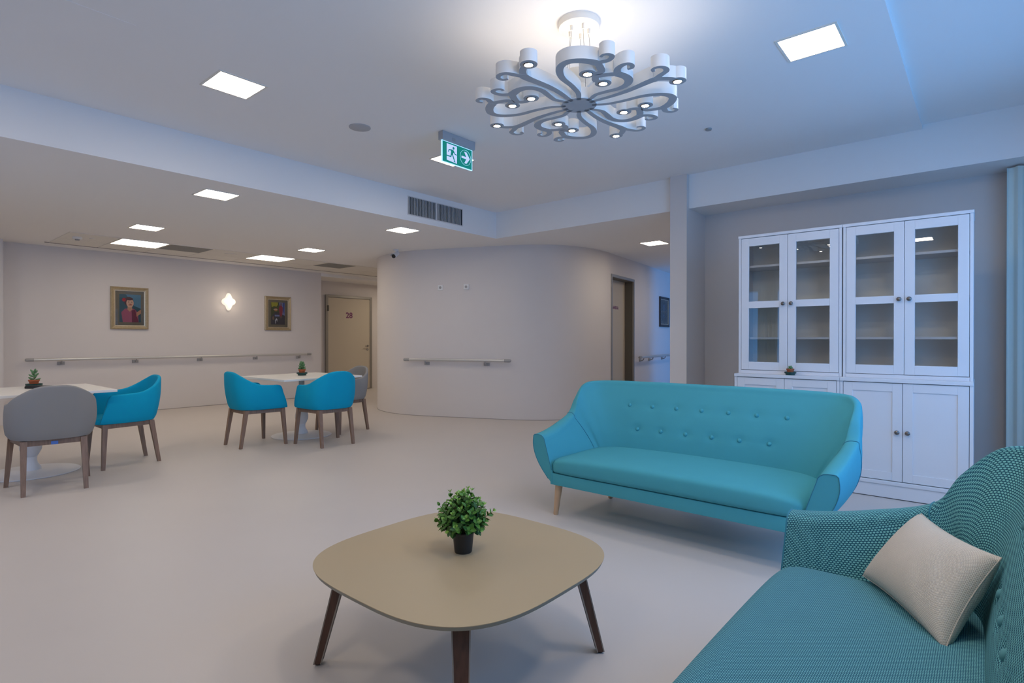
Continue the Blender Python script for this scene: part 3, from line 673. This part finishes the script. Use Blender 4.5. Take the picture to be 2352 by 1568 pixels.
def make_sofa(name, lab, loc, rot, m_shell, m_seat, m_btn, m_pipe, vf):
    t = thing(name, lab, 'sofa', loc, rot, None)
    cols, cnt = sofa_cols(); i1 = cnt[0] + cnt[1] + cnt[2]; n = len(cols)
    secs = [sofa_section(c) for c in cols]
    for nm, a, b in (('armrest', 0, i1), ('backrest', i1, n - 1 - i1), ('armrest', n - 1 - i1, n - 1)):
        bm = bmesh.new(); loft(bm, secs[a:b + 1]); o = obj(nm, bm, m_shell, t, smooth=50)
    for k, i in enumerate((i1, n - 1 - i1, 0, n - 1)):      # seams where the arms meet the back and round the front panels
        s = secs[i]; cpt = Vector((sum(p[0] for p in s) / len(s), sum(p[1] for p in s) / len(s), sum(p[2] for p in s) / len(s)))
        bm = bmesh.new(); tube(bm, [tuple(Vector(p) + (Vector(p) - cpt).normalized() * 0.001) for p in s[3:-1]], 0.0024, 6)
        obj('piping', bm, m_pipe, t, smooth=60)
    # seat cushion, lofted from arm to arm
    q = []; N = 48
    for i in range(N + 1):
        s = -1 + 2 * i / N; e = (1 - abs(s) ** 9) ** (1 / 2.2) if abs(s) < 1 else 0
        u = 0.792 * s; e = max(e, 0.02)
        crown = 0.018 * (1 - s * s)
        v0, v1 = vf + 0.045 * (1 - e), 0.635 - 0.02 * (1 - e)
        z0, z1 = 0.283, 0.283 + (0.122 + crown) * (0.62 + 0.38 * e)
        sec = []
        M_ = 44
        for k in range(M_):
            g = 2 * PI * k / M_; cx, cz = math.cos(g), math.sin(g)
            px = math.copysign(abs(cx) ** 0.22, cx); pz = math.copysign(abs(cz) ** 0.5, cz)
            sec.append((u, (v0 + v1) / 2 + px * (v1 - v0) / 2, (z0 + z1) / 2 + pz * (z1 - z0) / 2))
        q.append(sec)
    bm = bmesh.new(); loft(bm, q); obj('seat_cushion', bm, m_seat, t, smooth=60)
    bm = bmesh.new(); box(bm, -0.79, 0.79, -0.002, 0.66, 0.212, 0.290, 0.006)
    uvl = bm.loops.layers.uv.verify()
    for f in bm.faces:
        for lp in f.loops: lp[uvl].uv = (lp.vert.co.x, lp.vert.co.z)
    obj('base_rail', bm, m_shell, t, smooth=40)
    for u, v, du, dv in ((-0.755, 0.055, -0.018, -0.015), (0.755, 0.055, 0.018, -0.015), (-0.66, 0.60, -0.03, 0.03), (0.66, 0.60, 0.03, 0.03)):
        bm = bmesh.new(); tube(bm, [(u, v, 0.216), (u + du, v + dv, 0.004), (u + du, v + dv, 0.0)], [0.026, 0.0165, 0.015], 20); obj('leg', bm, M_oak, t, smooth=40)
    bmesh_btn = None
    for bu, bz in BTN:
        best = min(cols[i1:n - i1], key=lambda c: abs(inner_pt(c, (bz - 0.30) / (0.855 - 0.30))[0] - bu))
        x, y, z = inner_pt(best, (bz - 0.30) / (best[4] - best[6] / 2 - 0.30))
        if bmesh_btn is None:
            bm = bmesh.new(); secs_b = []
            for r_, d_ in ((0.0125, 0.012), (0.0135, 0.004), (0.012, 0.0), (0.007, -0.003), (0.0005, -0.004)):
                secs_b.append([(r_ * math.cos(2 * PI * k / 20), d_, r_ * math.sin(2 * PI * k / 20)) for k in range(20)])
            loft(bm, secs_b); bmesh_btn = obj('button', bm, m_btn, t, smooth=50, loc=(bu, y + 0.001, bz), rot=(-0.28, 0, 0)); me = bmesh_btn.data
        else: link('button', me, None, t, loc=(bu, y + 0.001, bz), rot=(-0.28, 0, 0))
    return t
make_sofa('sofa', 'smooth teal buttoned three-seat sofa with oak legs in front of the white cabinets', (3.08, 1.47, 0), -PI / 2, M_teal, M_teal, M_teal, M_tpipe, -0.022)
make_sofa('sofa', 'near sofa in two-tone teal woven fabric at the lower right corner', (1.44, 0.57, 0), PI, M_weave, M_weaves, M_btn, M_tpipe, 0.008)

# linen pillow leaning in the corner of the near sofa
A_, B_, C_, D_ = Vector((2.19, 0.31, 0.407)), Vector((1.79, 0.075, 0.407)), Vector((1.937, -0.036, 0.63)), Vector((2.31, 0.160, 0.618))
nrm = (B_ - A_).cross(D_ - A_).normalized()
if nrm.dot(Vector((-2, 0, 0.8))) < 0: nrm = -nrm
bm = bmesh.new(); N = 36; uvl = bm.loops.layers.uv.verify(); gr = {}
random.seed(4)
for side in (1, -1):
    for i in range(N + 1):
        for j in range(N + 1):
            s, r = i / N, j / N
            e = (4 * s * (1 - s)) ** 0.42 * (4 * r * (1 - r)) ** 0.42
            # edges draw in between the corners
            ps = 0.5 + (s - 0.5) * (1 - 0.085 * 4 * r * (1 - r)); pr = 0.5 + (r - 0.5) * (1 - 0.10 * 4 * s * (1 - s))
            p = (A_ * (1 - ps) + B_ * ps) * (1 - pr) + (D_ * (1 - ps) + C_ * ps) * pr
            wr_ = 0.004 * math.sin(26 * (s + 0.5 * r)) * max(0, s - 0.55) * 2
            h = 0.074 * e + wr_ * e
            edge = i in (0, N) or j in (0, N)
            if edge and side == -1: gr[(side, i, j)] = gr[(1, i, j)]
            else: gr[(side, i, j)] = bm.verts.new(p + nrm * (h * side))
for side in (1, -1):
    for i in range(N):
        for j in range(N):
            f = bm.faces.new([gr[(side, i, j)], gr[(side, i + 1, j)], gr[(side, i + 1, j + 1)], gr[(side, i, j + 1)]])
            for lp, (a, b) in zip(f.loops, ((i, j), (i + 1, j), (i + 1, j + 1), (i, j + 1))): lp[uvl].uv = (a / N * 0.45, b / N * 0.30)
t = thing('pillow', 'beige linen pillow leaning in the corner of the woven teal sofa', 'pillow', (2.05, 0.12, 0.40))
po = obj('cover', bm, M_pillow, t, smooth=80); po.data.transform(Matrix.Translation((-2.05, -0.12, -0.40)))
bm = bmesh.new(); loop = [(0, j) for j in range(N)] + [(i, N) for i in range(N)] + [(N, N - j) for j in range(N)] + [(N - i, 0) for i in range(N)]
def pedge(i, j):
    s, r = i / N, j / N
    ps = 0.5 + (s - 0.5) * (1 - 0.085 * 4 * r * (1 - r)); pr = 0.5 + (r - 0.5) * (1 - 0.10 * 4 * s * (1 - s))
    return (A_ * (1 - ps) + B_ * ps) * (1 - pr) + (D_ * (1 - ps) + C_ * ps) * pr - Vector((2.05, 0.12, 0.40))
tube(bm, [tuple(pedge(i, j)) for i, j in loop + [loop[0]]], 0.0013, 6); obj('seam', bm, M_pillow, t, smooth=60)

# ---------------------------------------------------------------- coffee table
CX, CY, TZ = 1.486, 1.504, 0.392
t = thing('coffee_table', 'low taupe coffee table with rounded corners and dark splayed legs', 'table', (CX, CY, 0))
def sup(a, n, k, N=128):
    g = 2 * PI * k / N; c, s = math.cos(g), math.sin(g); return (math.copysign(abs(c) ** (2 / n), c) * a, math.copysign(abs(s) ** (2 / n), s) * a)
def supring(a, z, n=3.2): return [(*sup(a, n, k), z) for k in range(128)]
bm = bmesh.new(); loft(bm, [supring(0.440, TZ - 0.022), supring(0.468, TZ - 0.015), supring(0.4735, TZ - 0.002)], cap=True); obj('edge', bm, M_tedge, t, smooth=30)
bm = bmesh.new(); loft(bm, [supring(0.4735, TZ - 0.002), supring(0.4735, TZ - 0.0006), supring(0.4735, TZ)]); obj('tabletop', bm, M_top, t, smooth=30)
for sx, sy in ((1, 1), (1, -1), (-1, 1), (-1, -1)):
    top = Vector((0.305 * sx, 0.305 * sy, TZ - 0.016)); ft = Vector((0.371 * sx, 0.376 * sy, 0.008))
    dg = Vector((sx, sy, 0)).normalized(); sd = Vector((-dg.y, dg.x, 0))
    def rect(c, a, b): return [tuple(c + dg * a + sd * b), tuple(c + dg * a - sd * b), tuple(c - dg * a - sd * b), tuple(c - dg * a + sd * b)]
    bm = bmesh.new(); loft(bm, [rect(top, 0.020, 0.029), rect(ft, 0.014, 0.019)]); o = obj('leg', bm, M_wenge, t)
    bm = bmesh.new()
    for s in (1, -1):
        for r_ in (1, -1):
            loft(bm, [rect(top + sd * s * 0.0275 + dg * r_ * 0.0185, 0.0022, 0.0022), rect(ft + sd * s * 0.0180 + dg * r_ * 0.0125, 0.0022, 0.0022)])
    obj('edge_band', bm, M_wedge, o)
    bm = bmesh.new(); tube(bm, [tuple(ft - Vector((0, 0, 0.008))), tuple(ft + Vector((0, 0, 0.001)))], 0.012, 16); obj('glide', bm, M_black, o, smooth=40)

# ---------------------------------------------------------------- plants
def leaf_faces(bm, base, d, up, L, Wd, mi, fold=0.25):
    d = d.normalized(); s = d.cross(up)
    if s.length < 1e-3: s = Vector((1, 0, 0))
    s.normalize(); u = s.cross(d)
    mid = [base, base + d * L * 0.45 + u * (-0.06 * L), base + d * L + u * (-0.02 * L)]
    l = [base + d * L * 0.22 + s * Wd * 0.36 + u * fold * Wd * 0.4, base + d * L * 0.52 + s * Wd * 0.5 + u * fold * Wd * 0.5, base + d * L * 0.82 + s * Wd * 0.28 + u * fold * Wd * 0.3]
    r = [base + d * L * 0.22 - s * Wd * 0.36 + u * fold * Wd * 0.4, base + d * L * 0.52 - s * Wd * 0.5 + u * fold * Wd * 0.5, base + d * L * 0.82 - s * Wd * 0.28 + u * fold * Wd * 0.3]
    V = {k: bm.verts.new(p) for k, p in zip('abcdefghi', mid + l + r)}
    for q in ('ade', 'aeb', 'bef', 'bfc', 'ahg', 'abh', 'bih', 'bci'):
        f = bm.faces.new([V[x] for x in q]); f.material_index = mi; f.smooth = True
t = thing('potted_plant', 'bushy green potted plant in a black pot on the coffee table', 'potted plant', (1.505, 1.515, TZ))
bm = bmesh.new(); lathe(bm, [(0.001, 0), (0.032, 0), (0.0335, 0.003), (0.0405, 0.072), (0.043, 0.073), (0.043, 0.079), (0.038, 0.079), (0.037, 0.066), (0.001, 0.066)], 40); obj('pot', bm, M_black, t, smooth=30)
bm = bmesh.new(); lathe(bm, [(0.001, 0.068), (0.0365, 0.068), (0.0365, 0.064), (0.001, 0.064)], 24); obj('soil', bm, M_soil, t)
random.seed(11)
UP = Vector((0, 0, 1)); ctr = Vector((0, 0, 0.128))
for k in range(66):
    g = k * 2.39996; el = math.radians(-28 + 116 * ((k + 0.5) / 66) ** 0.85)
    d = Vector((math.cos(g) * math.cos(el), math.sin(g) * math.cos(el), math.sin(el)))
    R = (0.082 + 0.014 * random.random()) * (1.0 - 0.04 * max(0, d.z))
    if k % 6 == 0: R *= 1.27
    tip = ctr + Vector((d.x * R, d.y * R, d.z * R * 1.02)); tip.z = max(tip.z, 0.045)
    root = Vector((0.012 * math.cos(g), 0.012 * math.sin(g), 0.070))
    mid = (root + tip) / 2 + Vector((d.x, d.y, 0)) * 0.012 + UP * 0.012
    bm = bmesh.new(); path = [root * (1 - s) ** 2 + mid * 2 * s * (1 - s) + tip * s * s for s in [i / 8 for i in range(9)]]
    tube(bm, [tuple(p) for p in path], [0.0011] * 8 + [0.0005], 4)
    for f in bm.faces: f.material_index = 0
    for i in range(3, 9):
        p = path[i]; ax = (path[i] - path[i - 1]).normalized(); s = ax.cross(UP)
        s = s.normalized() if s.length > 0.05 else Vector((1, 0, 0)); s2 = ax.cross(s)
        a0 = (i % 2) * PI / 2 + g
        sz = 0.027 if i < 7 else (0.023 if i == 7 else 0.016)
        mi = 1 if i < 5 else 2 if i < 8 else 3
        if random.random() < 0.25: mi = max(1, mi - 1)
        for h in (0, PI):
            dr = s * math.cos(a0 + h) + s2 * math.sin(a0 + h)
            leaf_faces(bm, p, dr + ax * (0.55 if i < 8 else 1.3) + Vector((random.uniform(-.2, .2), random.uniform(-.2, .2), random.uniform(-.1, .2))), ax, sz * random.uniform(0.85, 1.15), sz * 0.72, mi)
    leaf_faces(bm, path[8], path[8] - path[7], UP + Vector((0.3, 0, 0)), 0.011, 0.007, 3)
    me = bpy.data.meshes.new('sprig'); bm.to_mesh(me); bm.free()
    link('sprig', me, [M_stem, M_leafA, M_leafB, M_leafC], t)
def succulent(lab, loc, sc, kind, rot=0):
    t = thing('potted_succulent', lab, 'potted plant', loc, rot, None)
    def S_(L): return [(r * sc, z * sc) for r, z in L]
    bm = bmesh.new(); lathe(bm, S_([(0.001, 0), (0.044, 0), (0.046, 0.016), (0.056, 0.017), (0.058, 0.032), (0.054, 0.032), (0.052, 0.020), (0.001, 0.020)]), 32); obj('saucer', bm, M_green, t, smooth=30)
    bm = bmesh.new(); lathe(bm, S_([(0.001, 0.021), (0.027, 0.021), (0.034, 0.052), (0.038, 0.053), (0.039, 0.066), (0.035, 0.066), (0.034, 0.058), (0.001, 0.058)]), 32); obj('pot', bm, M_terra, t, smooth=30)
    bm = bmesh.new(); random.seed(hash(kind) % 97 if isinstance(kind, int) else 5)
    n, h = {'tall': (11, 0.075), 'bushy': (26, 0.07), 'small': (8, 0.022)}[kind]
    tube(bm, [(0, 0, 0.056 * sc), (0.004 * sc, 0, (0.06 + h) * sc)], 0.003 * sc, 5)
    for i in range(n):
        a = i * 2.4; z = 0.060 + h * i / n; el = 0.25 + 0.75 * i / n
        d = Vector((math.cos(a) * math.cos(el), math.sin(a) * math.cos(el), math.sin(el))); b = Vector((0, 0, z)) * sc; L = (0.048 if kind != 'small' else 0.030) * sc * (1 - 0.3 * i / n)
        up = UP; s = d.cross(UP).normalized()
        tube(bm, [tuple(b), tuple(b + d * L * 0.4 + s * 0), tuple(b + d * L * 0.8 + UP * L * 0.05), tuple(b + d * L + UP * L * 0.1)], [0.004 * sc, 0.0085 * sc, 0.007 * sc, 0.001 * sc], 6)
    obj('foliage', bm, M_succ, t, smooth=60); return t

# ---------------------------------------------------------------- dining furniture
CH = [  # half shell: bottom(u,v,z), top(u,v,z)
 (0.268, 0.262, 0.418, 0.268, 0.212, 0.585), (0.272, 0.225, 0.418, 0.274, 0.188, 0.650), (0.275, 0.17, 0.418, 0.280, 0.145, 0.668),
 (0.272, 0.06, 0.418, 0.286, 0.05, 0.672), (0.258, -0.06, 0.418, 0.282, -0.08, 0.687), (0.222, -0.165, 0.418, 0.248, -0.19, 0.738),
 (0.150, -0.220, 0.418, 0.162, -0.266, 0.797), (0.07, -0.235, 0.418, 0.082, -0.290, 0.823), (0, -0.238, 0.418, 0, -0.295, 0.827)]
def make_chair(lab, m, loc, rot, group):
    t = thing('dining_chair', lab, 'chair', loc, rot, group)
    full = [(-a, b, c, -d, e, f) for a, b, c, d, e, f in CH] + CH[:-1][::-1]
    cols = cr(full, 5); n = len(cols); secs = []; th = 0.032
    for i, c in enumerate(cols):
        a = Vector(cols[max(i - 1, 0)][:2]); b = Vector(cols[min(i + 1, n - 1)][:2]); d = (b - a).normalized(); nv = Vector((-d.y, d.x))   # inward
        if nv.dot(Vector((c[0], c[1] - 0.1))) > 0: nv = -nv
        sec = []; Bt = Vector(c[:3]); Tp = Vector(c[3:]); nz = Vector((nv.x, nv.y, 0))
        K = 12
        for k in range(K + 1):
            s = k / K; p = Bt.lerp(Tp, s); p -= nz * 0.016 * math.sin(PI * s) * (1 if abs(c[0]) < 0.26 else 0.6)
            if s < 0.12: p += nz * 0.010 * (1 - s / 0.12) ** 2
            sec.append(tuple(p))
        for k in range(1, 6):
            g = PI * k / 6; sec.append(tuple(Tp + nz * (th / 2 - th / 2 * math.cos(g)) + Vector((0, 0, th / 2 * math.sin(g)))))
        for k in range(K + 1):
            s = 1 - k / K; p = Bt.lerp(Tp, s) + nz * th; p -= nz * 0.010 * math.sin(PI * s); sec.append(tuple(p))
        secs.append(sec)
    bm = bmesh.new(); loft(bm, secs); obj('shell', bm, m, t, smooth=55)
    # seat pad between the arms
    out = [(0.245, 0.255), (0.12, 0.285), (-0.12, 0.285), (-0.245, 0.255), (-0.248, 0.05), (-0.235, -0.07), (-0.19, -0.17), (-0.09, -0.21), (0.09, -0.21), (0.19, -0.17), (0.235, -0.07), (0.248, 0.05)]
    out = cr(out + [out[0]], 4)[:-1]
    def ring(k, z): return [(x * k, 0.03 + (y - 0.03) * k, z) for x, y in out]
    bm = bmesh.new(); loft(bm, [ring(0.94, 0.412), ring(1.0, 0.420), ring(1.0, 0.448), ring(0.965, 0.462), ring(0.7, 0.468), ring(0.3, 0.470)]); obj('seat', bm, m, t, smooth=60)
    # wooden frame: apron and four legs
    fr = [(-0.235, 0.215), (0.235, 0.215), (0.185, -0.175), (-0.185, -0.175)]
    bm = bmesh.new()
    for i in range(4):
        p = Vector(fr[i]); q = Vector(fr[(i + 1) % 4]); d = (q - p).normalized(); nn_ = Vector((-d.y, d.x)) * 0.011
        secs = []
        for c in (p, q): secs.append([(c.x + nn_.x, c.y + nn_.y, 0.372), (c.x - nn_.x, c.y - nn_.y, 0.372), (c.x - nn_.x, c.y - nn_.y, 0.414), (c.x + nn_.x, c.y + nn_.y, 0.414)])
        loft(bm, secs)
    obj('apron', bm, M_walnut, t)
    for (tx, ty), (fx, fy) in zip(fr, ((-0.268, 0.238), (0.268, 0.238), (0.192, -0.240), (-0.192, -0.240))):
        bm = bmesh.new()
        def rc(x, y, z, h): return [(x - h, y - h, z), (x + h, y - h, z), (x + h, y + h, z), (x - h, y + h, z)]
        loft(bm, [rc(tx, ty, 0.413, 0.021), rc(tx + (fx - tx) * 0.12, ty + (fy - ty) * 0.12, 0.365, 0.020), rc(fx, fy, 0.0, 0.0145)]); obj('leg', bm, M_walnut, t)
    return t
G1 = 'armchairs around the left table'; G2 = 'armchairs around the middle table'
ca = make_chair('grey tub armchair with walnut legs, seen from behind at the left edge', M_grey, (1.055, 5.795, 0), math.radians(-5), G1)
obj('care_tag', B(-0.022, 0.022, -0.190, -0.187, 0.372, 0.398), col('tag_blue', (0.10, 0.22, 0.62)), ca)
cb = make_chair('turquoise tub armchair right of the left table, seen from its side', M_chair, (1.725, 6.42, 0), PI / 2, G1)
dup(cb, (2.99, 6.40, 0), -PI / 2, 'turquoise tub armchair left of the middle table, facing away to the right', G2)
dup(cb, (3.555, 5.80, 0), math.radians(-3), 'turquoise tub armchair at the near side of the middle table', G2)
cd_ = make_chair('grey tub armchair at the far side of the middle table, near door 28', M_grey, (4.21, 6.47, 0), PI / 2, G2)
def make_table(lab, loc, rot):
    t = thing('dining_table', lab, 'table', loc, rot, 'white pedestal tables')
    obj('tabletop', B(-0.525, 0.525, -0.525, 0.525, 0.722, 0.745, 0.003), M_tabletop, t)
    bm = bmesh.new(); lathe(bm, [(0.001, 0), (0.355, 0), (0.358, 0.004), (0.352, 0.009), (0.06, 0.030), (0.001, 0.031)], 64); obj('base_plate', bm, M_white, t, smooth=30)
    bm = bmesh.new(); lathe(bm, [(0.001, 0.028), (0.075, 0.028), (0.072, 0.05), (0.05, 0.09), (0.042, 0.12), (0.046, 0.135), (0.044, 0.145), (0.06, 0.17), (0.078, 0.21), (0.080, 0.25), (0.068, 0.30), (0.048, 0.34), (0.040, 0.365), (0.046, 0.38), (0.040, 0.39), (0.001, 0.39)], 40); obj('baluster', bm, M_white, t, smooth=40)
    bm = bmesh.new(); tube(bm, [(0, 0, 0.385), (0, 0, 0.715)], 0.034, 24); obj('column', bm, M_white, t, smooth=40)
    obj('support_plate', B(-0.2, 0.2, -0.2, 0.2, 0.715, 0.722), M_steel, t)
    return t
make_table('white square pedestal table at the left edge, with plant and black case', (1.045, 6.56, 0), 0)
make_table('white square pedestal table in the middle, between two turquoise armchairs', (3.645, 6.53, 0), math.radians(1.5))
succulent('spiky succulent in terracotta pot on green saucer, on the left table', (1.12, 6.87, 0.745), 1.12, 'tall')
succulent('dense succulent in terracotta pot on green saucer, on the middle table', (3.69, 6.60, 0.745), 1.15, 'bushy')
succulent('tiny succulent in terracotta pot on green saucer, on the cabinet ledge', (5.096, 1.245, 0.901), 0.80, 'small')
bm = bmesh.new(); box(bm, -0.14, 0.14, -0.045, 0.045, 0, 0.022, 0.006)
t = thing('black_case', 'slim black case lying beside the succulent on the left table', 'case', (1.155, 6.67, 0.745), math.radians(-50)); obj('body', bm, M_black, t, smooth=40)
bm = bmesh.new(); box(bm, -0.135, 0.135, -0.041, 0.041, 0.022, 0.0255, 0.001); obj('lid', bm, M_black, t)

# ---------------------------------------------------------------- white cabinets  (local x: right, y: back, z: up)
WU = 0.817
def knob(parent, x, y, z):
    bm = bmesh.new(); secs = []
    for r_, d_ in ((0.006, 0.0), (0.006, -0.012), (0.014, -0.015), (0.0165, -0.021), (0.013, -0.027), (0.005, -0.030), (0.0005, -0.0305)):
        secs.append([(x + r_ * math.cos(2 * PI * k / 20), y + d_, z + r_ * math.sin(2 * PI * k / 20)) for k in range(20)])
    loft(bm, secs); obj('knob', bm, M_nickel, parent, smooth=50)
def base_cab(lab, y0):
    t = thing('base_cabinet', lab, 'cabinet', (5.05, y0, 0), -PI / 2, 'white base cabinets'); Dp = 0.47; H = 0.90
    bm = bmesh.new(); e = 0.022
    box(bm, 0.001, e, 0, Dp, 0, H - 0.02, 0.001); box(bm, WU - e, WU - 0.001, 0, Dp, 0, H - 0.02, 0.001); box(bm, e, WU - e, 0.02, Dp, 0.13, 0.15); box(bm, e, WU - e, Dp - 0.01, Dp, 0.13, H - 0.02)
    obj('carcass', bm, M_white, t)
    obj('top', B(0.0005, WU - 0.0005, -0.010, Dp, H - 0.026, H, 0.003), M_white, t)
    bm = bmesh.new(); box(bm, e, WU - e, -0.004, 0.018, 0.006, 0.108, 0.002); box(bm, 0.001, WU - 0.001, -0.012, 0.018, 0.104, 0.132, 0.004)
    obj('plinth', bm, M_white, t)
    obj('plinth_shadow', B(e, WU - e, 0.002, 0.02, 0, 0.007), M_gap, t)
    obj('reveal', B(e, WU - e, 0.016, 0.020, 0.132, H - 0.026), M_gap, t)
    mid = WU / 2
    for s, (a, b) in ((0, (e + 0.003, mid - 0.0015)), (1, (mid + 0.0015, WU - e - 0.003))):
        z0, z1, f = 0.137, H - 0.031, 0.062
        bm = bmesh.new(); box(bm, a, a + f, 0.0, 0.016, z0, z1, 0.0015); box(bm, b - f, b, 0.0, 0.016, z0, z1, 0.0015)
        box(bm, a + f, b - f, 0.0, 0.016, z0, z0 + f, 0.0015); box(bm, a + f, b - f, 0.0, 0.016, z1 - f, z1, 0.0015)
        d = obj('door', bm, M_white, t); obj('panel', B(a + f, b - f, 0.007, 0.014, z0 + f, z1 - f), M_white, d)
        knob(d, (b - 0.031) if s == 0 else (a + 0.031), 0.0, 0.505)
    return t
def glass_cab(lab, y0, tilt):
    t = thing('glass_cabinet', lab, 'cabinet', (5.15, y0, 0.90), -PI / 2, 'white glass-door cabinets'); Dp = 0.35; H = 1.222; e = 0.020
    bm = bmesh.new(); box(bm, 0.004, 0.004 + e, 0, Dp, 0, H - 0.022, 0.001); box(bm, WU - 0.004 - e, WU - 0.004, 0, Dp, 0, H - 0.022, 0.001); box(bm, e, WU - e, 0, Dp, 0, 0.028, 0.001)
    obj('carcass', bm, M_white, t)
    obj('top', B(0.0005, WU - 0.0005, -0.006, Dp, H - 0.024, H, 0.003), M_white, t)
    obj('back_panel', B(e, WU - e, Dp - 0.008, Dp - 0.002, 0.028, H - 0.024), M_inner, t)
    for z in (0.30, 0.60, 0.935): obj('shelf', B(e + 0.004, WU - e - 0.004, 0.028, Dp - 0.01, z, z + 0.019, 0.001), M_white, t)
    mid = WU / 2
    for s, (a, b) in ((0, (e + 0.007, mid - 0.0015)), (1, (mid + 0.0015, WU - e - 0.007))):
        z0, z1, f = 0.032, H - 0.028, 0.064; zm = 0.605
        bm = bmesh.new(); box(bm, a, a + f, -0.001, 0.018, z0, z1, 0.0015); box(bm, b - f, b, -0.001, 0.018, z0, z1, 0.0015)
        box(bm, a + f, b - f, -0.001, 0.018, z0, z0 + 0.07, 0.0015); box(bm, a + f, b - f, -0.001, 0.018, z1 - 0.07, z1, 0.0015); box(bm, a + f, b - f, -0.001, 0.018, zm - 0.029, zm + 0.029, 0.0015)
        d = obj('door', bm, M_white, t)
        for za, zb in ((z0 + 0.07, zm - 0.029), (zm + 0.029, z1 - 0.07)): obj('pane', B(a + f, b - f, -0.0015, 0.0015, -(zb - za) / 2, (zb - za) / 2), M_glass, d, loc=(0, 0.010, (za + zb) / 2), rot=(tilt[s], 0, 0))
        knob(d, (b - 0.030) if s == 0 else (a + 0.030), -0.001, zm)
    return t
base_cab('white two-door base cabinet under the left glass cabinet, mostly behind the sofa', 1.690)
base_cab('white two-door base cabinet under the right glass cabinet, knobs in view', 1.690 - WU)
glass_cab('left white glass-door cabinet, above the ledge with the tiny succulent', 1.690, (-0.016, -0.022))
glass_cab('right white glass-door cabinet, next to the curtain', 1.690 - WU, (-0.030, -0.011))
